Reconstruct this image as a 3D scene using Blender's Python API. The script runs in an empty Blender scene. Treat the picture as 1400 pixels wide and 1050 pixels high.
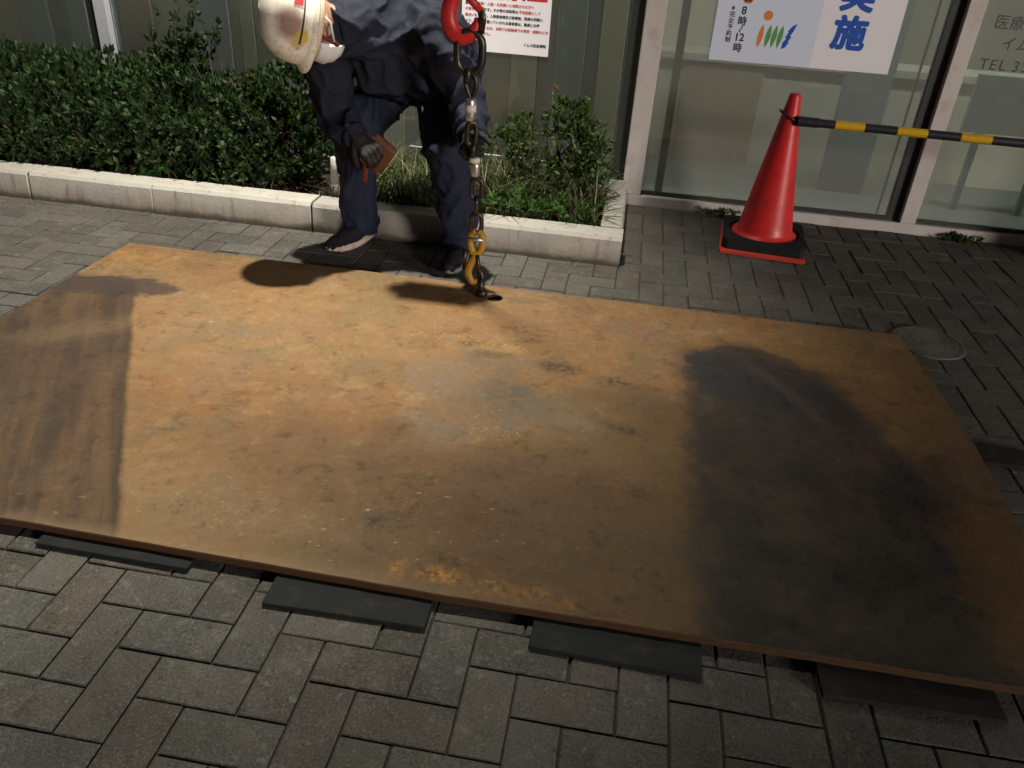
import bpy, bmesh, math, random
import numpy as np
from mathutils import Vector, Matrix, noise as mn

random.seed(7)
rng = np.random.default_rng(11)
scene = bpy.context.scene
COL = scene.collection
R = math.radians

# ------------------------------------------------------------------ camera
def camera_axes(yaw, pitch, roll):
    cy, sy, cp, sp, cr, sr = math.cos(yaw), math.sin(yaw), math.cos(pitch), math.sin(pitch), math.cos(roll), math.sin(roll)
    fwd = Vector((sy*cp, cy*cp, -sp)); right = Vector((cy, -sy, 0)); up = right.cross(fwd)
    return cr*right + sr*up, -sr*right + cr*up, fwd
CAM_POS = Vector((0.8829, -1.0674, 1.3065))
cr_, cu_, cf_ = camera_axes(-0.1250, 0.5347, 0.0686)
cam = bpy.data.cameras.new('camera')
cam.sensor_width = 36.0
cam.lens = 1081.4 * 36.0 / 1400.0
cam.clip_start = 0.02
cam.clip_end = 600
camo = bpy.data.objects.new('camera', cam)
COL.objects.link(camo)
m3 = Matrix((cr_, cu_, -cf_)).transposed()
camo.matrix_world = Matrix.Translation(CAM_POS) @ m3.to_4x4()
scene.camera = camo

# ------------------------------------------------------------------ night sky
SUN_EL, SUN_ROT = R(11), R(133)
world = bpy.data.worlds.new('World')
scene.world = world
world.use_nodes = True
wn = world.node_tree.nodes; wl = world.node_tree.links
wn.clear()
sky = wn.new('ShaderNodeTexSky'); sky.sky_type = 'NISHITA'; sky.sun_disc = False
sky.sun_elevation = SUN_EL; sky.sun_rotation = SUN_ROT
tint = wn.new('ShaderNodeMix'); tint.data_type = 'RGBA'; tint.blend_type = 'MULTIPLY'
tint.inputs[0].default_value = 1.0
tint.inputs[7].default_value = (0.92, 0.84, 0.78, 1)      # city glow
bg = wn.new('ShaderNodeBackground'); bg.inputs['Strength'].default_value = 0.010
wo = wn.new('ShaderNodeOutputWorld')
wl.new(sky.outputs[0], tint.inputs[6]); wl.new(tint.outputs[2], bg.inputs['Color']); wl.new(bg.outputs[0], wo.inputs['Surface'])

# weak, low street light from the right, behind the camera
sun = bpy.data.lights.new('street_glow', 'SUN')
sun.energy = 1.85; sun.angle = R(9); sun.color = (1.0, 0.90, 0.80)
suno = bpy.data.objects.new('street_glow', sun)
COL.objects.link(suno)
suno.rotation_euler = (R(90)-SUN_EL, 0, R(180)-SUN_ROT)

scene.render.engine = 'CYCLES'
scene.cycles.use_denoising = True
scene.cycles.adaptive_threshold = 0.02
scene.cycles.adaptive_min_samples = 12
scene.cycles.max_bounces = 5
scene.cycles.diffuse_bounces = 3
scene.cycles.glossy_bounces = 3
scene.cycles.transparent_max_bounces = 10
scene.cycles.sample_clamp_indirect = 4.0
scene.view_settings.view_transform = 'Standard'
scene.view_settings.look = 'None'
scene.view_settings.gamma = 1.0
scene.view_settings.use_curve_mapping = False
scene.view_settings.exposure = 0.0

# ================================================================== helpers
class NT:
    """small helper to write node graphs as expressions"""
    def __init__(s, name):
        s.m = bpy.data.materials.new(name); s.m.use_nodes = True
        s.t = s.m.node_tree; s.t.nodes.clear()
        s.out = s.t.nodes.new('ShaderNodeOutputMaterial')
    def put(s, sock, v):
        if isinstance(v, bpy.types.NodeSocket): s.t.links.new(v, sock)
        elif v is not None:
            if isinstance(v, (tuple, list)) and len(v) == 3 and sock.type == 'RGBA': v = (*v, 1)
            sock.default_value = v
    def node(s, typ, ins=None, **props):
        n = s.t.nodes.new(typ)
        for k, v in props.items(): setattr(n, k, v)
        for k, v in (ins or {}).items(): s.put(n.inputs[k], v)
        return n
    def math(s, op, a, b=None, c=None, clamp=False):
        n = s.node('ShaderNodeMath', operation=op, use_clamp=clamp)
        s.put(n.inputs[0], a); s.put(n.inputs[1], b); s.put(n.inputs[2], c)
        return n.outputs[0]
    def add(s, a, b): return s.math('ADD', a, b)
    def sub(s, a, b): return s.math('SUBTRACT', a, b)
    def mul(s, a, b): return s.math('MULTIPLY', a, b)
    def step(s, x, lo, hi):                       # smoothstep lo..hi
        n = s.node('ShaderNodeMapRange', interpolation_type='SMOOTHSTEP')
        s.put(n.inputs[0], x); s.put(n.inputs[1], lo); s.put(n.inputs[2], hi)
        return n.outputs[0]
    def coord(s, which='Object'): return s.node('ShaderNodeTexCoord').outputs[which]
    def mapping(s, v, scale=(1,1,1), loc=(0,0,0), rot=(0,0,0)):
        return s.node('ShaderNodeMapping', {'Vector': v, 'Location': loc, 'Rotation': rot, 'Scale': scale}).outputs[0]
    def noise(s, v, scale, detail=4, rough=0.55, dist=0.0, col=False):
        n = s.node('ShaderNodeTexNoise', {'Vector': v, 'Scale': scale, 'Detail': detail, 'Roughness': rough, 'Distortion': dist})
        return n.outputs[1 if col else 0]
    def voronoi(s, v, scale, feat='F1', out=0):
        return s.node('ShaderNodeTexVoronoi', {'Vector': v, 'Scale': scale}, feature=feat).outputs[out]
    def mix(s, f, a, b, mode='MIX'):
        n = s.node('ShaderNodeMix', data_type='RGBA', blend_type=mode)
        s.put(n.inputs[0], f); s.put(n.inputs[6], a); s.put(n.inputs[7], b)
        return n.outputs[2]
    def xyz(s, v):
        n = s.node('ShaderNodeSeparateXYZ', {0: v}); return n.outputs
    def bump(s, h, strength=0.4, dist=0.005, normal=None):
        return s.node('ShaderNodeBump', {'Height': h, 'Strength': strength, 'Distance': dist, **({'Normal': normal} if normal else {})}).outputs[0]
    def bsdf(s, color, rough=0.6, metal=0.0, normal=None, spec=0.5, **kw):
        ins = {'Base Color': color, 'Roughness': rough, 'Metallic': metal, 'Specular IOR Level': spec}
        if normal is not None: ins['Normal'] = normal
        ins.update(kw)
        b = s.node('ShaderNodeBsdfPrincipled', ins)
        return b.outputs[0]
    def finish(s, shader):
        s.t.links.new(shader, s.out.inputs['Surface']); return s.m

def simple(name, col, rough=0.6, metal=0.0, var=0.25, scale=30, bump=0.15, bdist=0.002, spec=0.5, dirt=None):
    t = NT(name); c = t.coord()
    n1 = t.noise(c, scale, 5, 0.6); n2 = t.noise(c, scale*0.17, 3)
    f = t.math('MULTIPLY_ADD', t.add(n1, n2), var, 1.0 - var)
    base = t.mix(1.0, col, t.node('ShaderNodeCombineColor', {0: f, 1: f, 2: f}).outputs[0], 'MULTIPLY')
    if dirt:
        base = t.mix(t.mul(t.step(t.noise(c, scale*0.35, 6, 0.7), 0.5, 0.72), 0.75), base, dirt)
    r = t.math('MULTIPLY_ADD', n1, 0.25, rough-0.12, clamp=True)
    return t.finish(t.bsdf(base, r, metal, t.bump(n1, bump, bdist), spec))

class MB:
    """collects geometry for ONE mesh"""
    def __init__(s): s.v = []; s.f = []; s.smooth = []
    def geo(s, v, f, smooth=False):
        o = len(s.v); s.v += [tuple(p) for p in v]
        s.f += [tuple(i+o for i in q) for q in f]; s.smooth += [smooth]*len(f)
    def box(s, lo, hi, rot=0.0, piv=None):
        x0, y0, z0 = lo; x1, y1, z1 = hi
        v = [(x0,y0,z0),(x1,y0,z0),(x1,y1,z0),(x0,y1,z0),(x0,y0,z1),(x1,y0,z1),(x1,y1,z1),(x0,y1,z1)]
        if rot:
            px, py = piv or ((x0+x1)/2, (y0+y1)/2); c, n = math.cos(rot), math.sin(rot)
            v = [(px+(x-px)*c-(y-py)*n, py+(x-px)*n+(y-py)*c, z) for x, y, z in v]
        s.geo(v, [(0,3,2,1),(4,5,6,7),(0,1,5,4),(1,2,6,5),(2,3,7,6),(3,0,4,7)])
    def tube(s, pts, rad, seg=10, closed=False, caps=True, flat=1.0, flatdir=None, smooth=True, split=False):
        pts = [Vector(p) for p in pts]; n = len(pts)
        rad = [rad]*n if not hasattr(rad, '__len__') else rad
        v = []; prev = None
        for i, p in enumerate(pts):
            a = pts[(i-1) % n] if (closed or i) else p
            b = pts[(i+1) % n] if (closed or i < n-1) else p
            t = (b-a).normalized()
            if flatdir is not None: u = Vector(flatdir)
            else: u = prev if prev is not None else (Vector((0,0,1)) if abs(t.z) < .9 else Vector((1,0,0)))
            u = (u - t*u.dot(t)).normalized(); prev = u; w = t.cross(u)
            for k in range(seg):
                an = 2*math.pi*k/seg
                v.append(p + (u*math.cos(an)*flat + w*math.sin(an))*rad[i])
        f = []
        for i in range(n if closed else n-1):
            j = (i+1) % n
            for k in range(seg):
                l = (k+1) % seg
                f.append((i*seg+k, i*seg+l, j*seg+l, j*seg+k))
        s.geo(v, f, smooth)
        if caps and not closed and split:
            s.geo(v[:seg], [tuple(range(seg-1, -1, -1))]); s.geo(v[-seg:], [tuple(range(seg))])
        elif caps and not closed:
            o = len(s.v)-len(v)
            s.f += [tuple(o+k for k in range(seg-1, -1, -1)), tuple(o+(n-1)*seg+k for k in range(seg))]; s.smooth += [smooth, smooth]
    def lathe(s, prof, c=(0,0,0), seg=32, smooth=True, mat=None):
        v = []; n = len(prof)
        for r, z in prof:
            for k in range(seg):
                a = 2*math.pi*k/seg
                p = Vector((r*math.cos(a), r*math.sin(a), z))
                if mat: p = mat @ p
                v.append(p + Vector(c))
        f = []
        for i in range(n-1):
            for k in range(seg):
                l = (k+1) % seg
                f.append((i*seg+k, i*seg+l, (i+1)*seg+l, (i+1)*seg+k))
        if prof[0][0] > 1e-6: f.append(tuple(range(seg-1, -1, -1)))
        if prof[-1][0] > 1e-6: f.append(tuple((n-1)*seg+k for k in range(seg)))
        s.geo(v, f, smooth)
    def ball(s, c, r, seg=12, rings=8, mat=None):
        prof = [(max(1e-7, math.sin(math.pi*i/rings)), -math.cos(math.pi*i/rings)) for i in range(rings+1)]
        M = Matrix.Diagonal(r if hasattr(r, '__len__') else (r, r, r))
        if mat: M = mat @ M
        s.lathe(prof, c, seg, True, M)
    def prism(s, poly, y0, y1):
        """polygon in x,z extruded along y"""
        n = len(poly)
        v = [(x, y0, z) for x, z in poly] + [(x, y1, z) for x, z in poly]
        f = [tuple(range(n)), tuple(range(2*n-1, n-1, -1))]
        f += [(i, n+i, n+(i+1) % n, (i+1) % n) for i in range(n)]
        s.geo(v, f)
    def mesh(s, name):
        me = bpy.data.meshes.new(name); me.from_pydata(s.v, [], s.f); me.validate()
        if len(me.polygons) == len(s.smooth): me.polygons.foreach_set('use_smooth', s.smooth)
        me.update(); return me
    def build(s, name, mat, parent=None, bevel=0.0, bseg=2, origin=None):
        if origin is not None:
            o_ = Vector(origin); s.v = [tuple(Vector(p)-o_) for p in s.v]
        me = s.mesh(name)
        if bevel:
            bm = bmesh.new(); bm.from_mesh(me); bmesh.ops.recalc_face_normals(bm, faces=bm.faces)
            es = [e for e in bm.edges if len(e.link_faces) == 2 and e.calc_face_angle(0) > R(35)]
            bmesh.ops.bevel(bm, geom=es, offset=bevel, segments=bseg, affect='EDGES', clamp_overlap=True)
            bm.to_mesh(me); bm.free()
        else:
            bm = bmesh.new(); bm.from_mesh(me); bmesh.ops.recalc_face_normals(bm, faces=bm.faces); bm.to_mesh(me); bm.free()
        return put(name, me, mat, parent, origin)

def put(name, me, mat=None, parent=None, origin=None):
    o = bpy.data.objects.new(name, me); COL.objects.link(o)
    if mat and not me.materials: me.materials.append(mat)
    if origin is not None: o.location = origin
    if parent:
        o.parent = parent
        if origin is None: o.location = -Vector(parent.location)   # parts are written in world metres
        else: o.location = Vector(origin) - Vector(parent.location)
    return o
def tag(o, label=None, cat=None, group=None, kind=None):
    if label: o['label'] = label
    if cat: o['category'] = cat
    if group: o['group'] = group
    if kind: o['kind'] = kind
    return o
def thing(name, loc, label, cat, group=None):
    o = bpy.data.objects.new(name, None); COL.objects.link(o); o.location = loc; o.empty_display_size = .1
    return tag(o, label, cat, group)

def text(body, size, name, mat, parent, pos, align='LEFT', bold=0.0, spacing=1.0, width=1.0, depth=0.0, slant=0.0):
    """flat lettering facing -y at pos (x, y, z), as a mesh part"""
    cu = bpy.data.curves.new('t', 'FONT'); cu.body = body; cu.size = size; cu.align_x = align
    cu.space_character = spacing; cu.extrude = depth; cu.shear = slant; cu.resolution_u = 4
    ob = bpy.data.objects.new('t', cu); COL.objects.link(ob)
    dg = bpy.context.evaluated_depsgraph_get()
    me = bpy.data.meshes.new_from_object(ob.evaluated_get(dg))
    bpy.data.objects.remove(ob); bpy.data.curves.remove(cu)
    if bold:
        bm = bmesh.new(); nb = 10 if bold > .004 else 6
        for k in range(nb):
            c2 = me.copy(); c2.transform(Matrix.Translation((bold*math.cos(2*math.pi*k/nb), bold*math.sin(2*math.pi*k/nb), .00004*(k+1)))); bm.from_mesh(c2); bpy.data.meshes.remove(c2)
        bm.from_mesh(me); bm.to_mesh(me); bm.free()
    me.transform(Matrix.Translation(pos) @ Matrix.Rotation(R(90), 4, 'X') @ Matrix.Diagonal((width, 1, 1, 1)))
    me.materials.clear()
    return put(name, me, mat, parent)

# ================================================================== materials
def paver_mat():
    t = NT('paver_concrete')
    g = t.node('ShaderNodeNewGeometry'); c = g.outputs['Position']
    rnd = t.math('FRACT', t.add(t.node('ShaderNodeObjectInfo').outputs['Random'], g.outputs['Random Per Island']))
    n1 = t.noise(c, 8, 6, .65); n2 = t.noise(c, 170, 4, .75); n3 = t.noise(c, 1.2, 4); n4 = t.noise(c, 30, 7, .72); n5 = t.noise(c, 75, 5, .7)
    base = t.mix(rnd, (.068, .065, .057), (.106, .101, .089))
    hue = t.math('FRACT', t.mul(rnd, 7.31))
    base = t.mix(t.mul(t.step(hue, .62, .95), .22), base, (.068, .082, .086))
    base = t.mix(t.mul(t.step(hue, .32, .05), .4), base, (.098, .078, .064))
    base = t.mix(t.mul(t.step(n1, .50, .66), .7), base, (.118, .108, .092))
    base = t.mix(t.mul(t.step(n1, .46, .32), .6), base, (.052, .048, .042))
    base = t.mix(t.mul(t.step(n4, .55, .68), .60), base, (.190, .184, .164))     # worn pale bloom
    base = t.mix(t.mul(t.step(n4, .44, .32), .65), base, (.034, .031, .027))     # dark pitting
    base = t.mix(t.mul(t.step(n5, .58, .70), .5), base, (.205, .20, .18))
    base = t.mix(t.mul(t.step(n5, .42, .30), .5), base, (.030, .028, .025))
    base = t.mix(t.mul(t.step(n3, .48, .72), .6), base, (.042, .040, .035))      # broad dirt
    base = t.mix(t.mul(t.step(n2, .54, .70), .7), base, (.20, .19, .17))        # aggregate
    base = t.mix(t.mul(t.step(n2, .46, .32), .7), base, (.022, .020, .018))
    sp = t.voronoi(c, 45); base = t.mix(t.mul(t.step(sp, .05, .03), .7), base, (.36, .35, .32))
    h = t.add(t.mul(n2, .5), t.add(t.mul(n4, .9), t.mul(n5, .6)))
    return t.finish(t.bsdf(base, .82, 0, t.bump(h, 1.0, .005), .15))
M_PAVER = paver_mat()

def sand_mat():
    t = NT('joint_sand'); c = t.coord()
    n = t.noise(c, 120, 4, .7); n2 = t.noise(c, 2.5, 4)
    col = t.mix(n, (.030, .026, .021), (.085, .074, .058))
    col = t.mix(t.mul(t.step(n2, .55, .7), .6), col, (.02, .028, .010))
    return t.finish(t.bsdf(col, .9, 0, t.bump(n, .6, .004), .2))
M_SAND = sand_mat()

def asphalt_mat():
    t = NT('asphalt'); c = t.coord(); n = t.noise(c, 60, 5, .7); n2 = t.noise(c, .8, 4)
    col = t.mix(n, (.03, .03, .032), (.075, .072, .07)); col = t.mix(t.mul(n2, .5), col, (.04, .04, .042))
    return t.finish(t.bsdf(col, .8, 0, t.bump(n, .6, .006), .3))
M_ASPHALT = asphalt_mat()

def kerb_mat():
    t = NT('kerb_concrete'); c = t.node('ShaderNodeNewGeometry').outputs['Position']
    x, y, z = t.xyz(c)
    n = t.noise(c, 55, 6, .7); n1 = t.noise(c, 7, 5, .6)
    streak = t.noise(t.mapping(c, (26, 26, 2.2)), 1.0, 4, .65)
    col = t.mix(t.rnd if hasattr(t, 'rnd') else t.node('ShaderNodeObjectInfo').outputs['Random'], (.33, .32, .295), (.42, .41, .375))
    col = t.mix(t.step(n1, .4, .75), col, (.37, .34, .31))
    low = t.step(t.add(z, t.mul(t.sub(n1, .5), .09)), .10, .0)
    col = t.mix(t.mul(low, t.math('MULTIPLY_ADD', streak, 1.1, .2)), col, (.17, .125, .10))     # splash dirt climbing the face
    col = t.mix(t.mul(t.step(streak, .56, .72), .7), col, (.19, .15, .125))
    col = t.mix(t.mul(t.step(n, .60, .72), .6), col, (.12, .10, .085))                          # pits
    col = t.mix(t.mul(t.step(t.add(z, t.mul(t.sub(n1, .5), .05)), .034, .004), .85), col, (.05, .046, .034))                          # mossy foot
    return t.finish(t.bsdf(col, .85, 0, t.bump(t.add(n, n1), .5, .004), .3))
M_KERB = kerb_mat()

def rust_mat():
    t = NT('rusty_steel_plate')
    c = t.node('ShaderNodeNewGeometry').outputs['Position']
    wn_ = t.noise(c, 5.5, 6, .65, col=True)
    off = t.node('ShaderNodeVectorMath', {0: wn_, 1: (.5, .5, .5)}, operation='SUBTRACT').outputs[0]
    def warp(k):
        s = t.node('ShaderNodeVectorMath', {0: off}, operation='SCALE'); s.inputs['Scale'].default_value = k
        return t.node('ShaderNodeVectorMath', {0: c, 1: s.outputs[0]}, operation='ADD').outputs[0]
    P = warp(.16); x, y, z = t.xyz(P)
    P2 = warp(.035); x2, y2, z2 = t.xyz(P2)
    P3 = warp(.42); x3, y3, z3 = t.xyz(P3)
    big = t.noise(c, 1.5, 5, .55); mid = t.noise(P, 6, 8, .66); mott = t.noise(c, 17, 8, .72); fleck = t.noise(c, 48, 6, .72); grit = t.noise(c, 190, 4, .75)
    drag = t.noise(t.mapping(P2, (4, 22, 3)), 1.0, 6, .65)
    def ell(cx, cy, rx, ry, soft=.5, ang=0.0, X=x, Y=y):
        dx, dy = t.sub(X, cx), t.sub(Y, cy)
        ca, sa = math.cos(ang), math.sin(ang)
        u = t.mul(t.add(t.mul(dx, ca), t.mul(dy, sa)), 1/rx); v = t.mul(t.add(t.mul(dx, -sa), t.mul(dy, ca)), 1/ry)
        return t.step(t.math('SQRT', t.add(t.mul(u, u), t.mul(v, v))), 1+soft, 1-soft)
    def eat(m, lo=.25, hi=.75):                  # break a mask up along the mottling
        return t.step(t.add(m, t.mul(t.sub(mott, .5), 1.1)), lo, hi)
    # base: tan, red-brown and grey-tan in clouds
    col = t.mix(t.step(big, .36, .66), (.205, .116, .049), (.156, .090, .044))
    col = t.mix(t.mul(t.step(mid, .50, .66), .7), col, (.232, .152, .074))
    col = t.mix(t.mul(t.step(mid, .47, .33), .7), col, (.122, .066, .030))
    col = t.mix(t.mul(t.step(drag, .54, .70), .45), col, (.236, .158, .084))
    col = t.mix(t.mul(t.step(drag, .44, .30), .35), col, (.105, .060, .030))
    hc = t.noise(c, 3.1, 6, .62, .6); hc2 = t.noise(t.mapping(c, loc=(7, 3, 1)), 4.3, 6, .64, .6)
    col = t.mix(t.mul(t.step(hc, .48, .64), .75), col, (.182, .112, .068))      # pinkish brown
    col = t.mix(t.mul(t.step(hc2, .51, .64), .70), col, (.132, .096, .050))     # olive
    col = t.mix(t.mul(t.step(hc2, .44, .32), .50), col, (.198, .100, .038))     # orange
    # paler oval left of the middle
    col = t.mix(t.mul(ell(-.10, 1.28, .80, .34, .7), .30), col, (.270, .178, .092))
    # browner and darker towards the front and right
    tone_layer = t.mul(t.step(t.add(t.mul(x3, .55), t.mul(y3, -1.0)), -.80, .30), .62)
    col = t.mix(tone_layer, col, (.088, .056, .028))
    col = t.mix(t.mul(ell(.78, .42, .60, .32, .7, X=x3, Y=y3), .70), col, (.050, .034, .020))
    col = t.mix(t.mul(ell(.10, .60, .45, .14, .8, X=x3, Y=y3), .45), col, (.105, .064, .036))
    col = t.mix(t.mul(ell(-.02, .28, .40, .10, .8), .40), col, (.185, .135, .078))
    col = t.mix(t.mul(eat(ell(.95, .90, .28, .26, .7), .45, .9), .5), col, (.090, .066, .034))
    # left: darker sheet-mark with a straight edge and drag tracks along it
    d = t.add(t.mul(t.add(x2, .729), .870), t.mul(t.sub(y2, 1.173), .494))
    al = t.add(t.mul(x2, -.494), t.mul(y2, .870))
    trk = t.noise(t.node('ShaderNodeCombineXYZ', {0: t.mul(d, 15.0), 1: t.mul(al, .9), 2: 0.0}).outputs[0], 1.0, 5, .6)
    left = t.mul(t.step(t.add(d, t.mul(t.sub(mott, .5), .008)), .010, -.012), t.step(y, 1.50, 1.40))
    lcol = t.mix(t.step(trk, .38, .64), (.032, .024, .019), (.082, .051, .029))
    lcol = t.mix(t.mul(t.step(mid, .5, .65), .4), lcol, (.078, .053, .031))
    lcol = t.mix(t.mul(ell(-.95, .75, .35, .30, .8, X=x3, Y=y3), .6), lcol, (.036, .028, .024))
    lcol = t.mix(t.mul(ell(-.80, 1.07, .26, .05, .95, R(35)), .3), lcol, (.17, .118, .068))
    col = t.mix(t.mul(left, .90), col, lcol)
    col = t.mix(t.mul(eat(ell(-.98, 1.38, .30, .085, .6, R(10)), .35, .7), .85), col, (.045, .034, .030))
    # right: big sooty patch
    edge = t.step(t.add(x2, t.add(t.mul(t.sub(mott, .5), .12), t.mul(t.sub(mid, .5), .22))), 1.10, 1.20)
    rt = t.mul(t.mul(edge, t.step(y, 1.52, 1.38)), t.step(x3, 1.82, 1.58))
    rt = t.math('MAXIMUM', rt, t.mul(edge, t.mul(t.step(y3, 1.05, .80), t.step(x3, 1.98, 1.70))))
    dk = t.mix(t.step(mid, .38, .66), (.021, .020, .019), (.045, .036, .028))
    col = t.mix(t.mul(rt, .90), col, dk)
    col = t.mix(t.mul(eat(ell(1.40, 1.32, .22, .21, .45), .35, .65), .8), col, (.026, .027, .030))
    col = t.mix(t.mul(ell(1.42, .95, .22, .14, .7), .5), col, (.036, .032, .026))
    def arc(cx, cy, r, w, y0, y1):
        dx, dy = t.sub(x2, cx), t.sub(y2, cy)
        q = t.sub(t.math('SQRT', t.add(t.mul(dx, dx), t.mul(dy, dy))), r)
        m = t.mul(t.step(t.math('ABSOLUTE', q), w*1.3, w*.3), t.step(x2, 1.0, 1.2))
        return t.mul(m, t.mul(t.step(y2, y0, y0+.25), t.step(y2, y1+.1, y1)))
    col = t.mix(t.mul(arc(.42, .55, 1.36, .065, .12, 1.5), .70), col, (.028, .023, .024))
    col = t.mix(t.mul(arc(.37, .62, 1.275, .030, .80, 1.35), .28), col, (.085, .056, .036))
    col = t.mix(t.mul(eat(ell(1.90, .45, .16, .34, .7), .4, .9), .5), col, (.130, .066, .022))
    col = t.mix(t.mul(ell(1.75, 1.55, .28, .20, .7), .4), col, (.150, .090, .034))
    # blue-grey scuffs
    for cx, cy, rx, ry, k in ((.62, 1.02, .12, .15, .7), (.44, .79, .07, .05, .55), (.35, 1.05, .09, .09, .5), (-.34, 1.17, .12, .035, .45), (.70, .90, .14, .07, .4), (.55, 1.20, .12, .04, .45)):
        col = t.mix(t.mul(t.mul(ell(cx, cy, rx*1.15, ry*1.15, .98), t.step(t.add(mott, t.mul(mid, .5)), .58, .86)), k*1.15), col, (.078, .074, .060) if cx in (.62, .55) else (.122, .112, .092))
    # dark oily spots
    for cx, cy, rx, ry, k in ((.72, 1.22, .035, .03, .8), (.77, 1.19, .05, .014, .8), (.95, 1.15, .07, .030, .85), (.98, .885, .055, .028, .9), (.90, .93, .04, .02, .6), (.43, 1.30, .035, .02, .8), (.52, 1.24, .06, .02, .6), (1.05, 1.05, .06, .06, .45), (.40, .36, .03, .02, .6), (1.18, .2, .02, .02, .6), (.63, .98, .10, .10, .45), (.05, .62, .03, .01, .7), (.12, .9, .035, .008, .6), (.30, .86, .02, .01, .6)):
        col = t.mix(t.mul(t.mul(ell(cx, cy, rx, ry, .95), t.step(fleck, .36, .56)), k), col, (.042, .036, .028))
    # bright fresh rust flecks
    spk = t.step(t.noise(c, 95, 5, .7), .56, .64)
    for cx, cy, rx, ry, k in ((.42, 1.32, .26, .035, .9), (.60, .80, .10, .10, .5), (.66, .79, .02, .02, 1), (.0, 1.15, .22, .08, .4), (.45, .50, .10, .18, .15), (.1, .3, .2, .06, .15)):
        col = t.mix(t.mul(t.mul(ell(cx, cy, rx, ry, .7), spk), k), col, (.40, .225, .050))
    for cx, cy, rx, ry, k in ((.49, .187, .014, .014, .8), (.585, .195, .020, .014, .8), (.612, .185, .016, .012, .8), (.70, .185, .04, .018, .4), (.79, .172, .016, .014, .5), (-1.0, 1.63, .10, .06, .4), (.88, .17, .02, .014, .3)):
        col = t.mix(t.mul(t.mul(ell(cx, cy, rx*1.5, ry*1.4, .98), t.step(fleck, .40, .60)), k), col, (.31, .150, .030))
    # crisp mottling everywhere
    col = t.mix(t.mul(t.step(mott, .54, .68), .45), col, t.mix(1.0, col, (1.50, 1.52, 1.58), 'MULTIPLY'))
    col = t.mix(t.mul(t.step(mott, .46, .33), .55), col, t.mix(1.0, col, (.42, .40, .40), 'MULTIPLY'))
    col = t.mix(t.mul(t.step(fleck, .55, .68), .55), col, t.mix(1.0, col, (1.30, 1.32, 1.38), 'MULTIPLY'))
    col = t.mix(t.mul(t.step(fleck, .45, .32), .60), col, t.mix(1.0, col, (.62, .60, .60), 'MULTIPLY'))
    col = t.mix(t.mul(t.step(grit, .56, .72), .30), col, t.mix(1.0, col, (1.3, 1.3, 1.33), 'MULTIPLY'))
    col = t.mix(t.mul(t.step(grit, .44, .30), .35), col, t.mix(1.0, col, (.68, .68, .68), 'MULTIPLY'))
    # a few pale scuffs and chips
    s_ = t.noise(t.mapping(P2, (26, 60, 1), rot=(0, 0, R(28))), 1.0, 5, .66)
    zone = t.math('MAXIMUM', ell(.42, .33, .36, .15, .8), t.math('MAXIMUM', ell(-.3, 1.2, .26, .10, .8), ell(-.05, .22, .3, .07, .8)))
    col = t.mix(t.mul(t.mul(t.step(s_, .62, .70), zone), .6), col, (.40, .335, .235))
    lip = t.mul(t.step(t.add(y2, t.mul(t.sub(mott, .5), .12)), .205, .135), t.step(x3, 1.0, .1))
    col = t.mix(t.mul(lip, .40), col, (.25, .185, .112))
    h = t.add(t.mul(fleck, .7), t.add(t.mul(grit, .3), t.mul(mott, .9)))
    return t.finish(t.bsdf(col, .78, 0, t.bump(h, .45, .004), .16))
M_RUST = rust_mat()

M_RUSTEDGE = simple('rusty_plate_edge', (.060, .029, .013), .8, 0, .5, 40, .5, .004, .3)
M_RUBBER = simple('rubber_mat', (.012, .014, .014), .8, 0, .4, 60, .4, .002, .2, dirt=(.028, .027, .024))
M_RUBBER2 = simple('rubber_dusty', (.018, .015, .014), .85, 0, .5, 50, .4, .002, .2, dirt=(.036, .029, .025))
M_SOIL = simple('soil', (.030, .022, .014), .95, 0, .6, 40, .9, .01, .2)
M_CONE = simple('cone_red_plastic', (.60, .020, .022), .42, 0, .25, 30, .12, .001, .45, dirt=(.17, .030, .026))
M_CONEBASE = simple('cone_base_red', (.48, .045, .025), .55, 0, .3, 40, .1, .001, .4, dirt=(.2, .05, .035))
M_BARBLACK = simple('bar_black', (.020, .020, .028), .42, 0, .25, 50, .08, .001)
M_BARYELLOW = simple('bar_yellow', (.66, .40, .012), .40, 0, .15, 50, .06, .001, dirt=(.42, .25, .02))
M_ALU = simple('aluminium_pale', (.58, .54, .53), .50, .15, .14, 25, .06, .001, dirt=(.42, .36, .34))
M_ALUDARK = simple('gasket', (.030, .036, .032), .5, 0, .2, 40, .05)
M_ALUBLUE = simple('aluminium_cool', (.55, .58, .66), .45, .2, .1, 25, .05, .001)
M_HOOKRED = simple('hook_red_paint', (.52, .018, .018), .42, 0, .3, 45, .2, .002, dirt=(.16, .02, .018))
M_STEELDARK = simple('forged_steel', (.055, .050, .042), .38, .75, .5, 45, .3, .002, dirt=(.06, .035, .02))
M_STEEL = simple('bright_ferrule', (.55, .53, .50), .38, .85, .25, 45, .15, .001, dirt=(.2, .18, .16))
M_WHITETAPE = simple('white_tape', (.62, .60, .56), .6, 0, .2, 60, .1)
M_CHAINYEL = simple('hook_yellow_paint', (.40, .215, .014), .55, 0, .5, 70, .3, .002, dirt=(.07, .045, .03))
M_PAPER = simple('paper_white', (.86, .85, .92), .6, 0, .05, 8, .02)
M_PAPERBLUE = simple('paper_blueish', (.68, .76, .95), .6, 0, .05, 8, .02)
M_INKBLACK = simple('ink_black', (.03, .03, .035), .6, 0, .1)
M_INKGREY = simple('ink_grey', (.05, .045, .045), .6, 0, .1)
M_INKRED = simple('ink_red', (.50, .03, .035), .6, 0, .1)
M_INKPINK = simple('ink_soft_red', (.56, .10, .11), .6, 0, .1)
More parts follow.
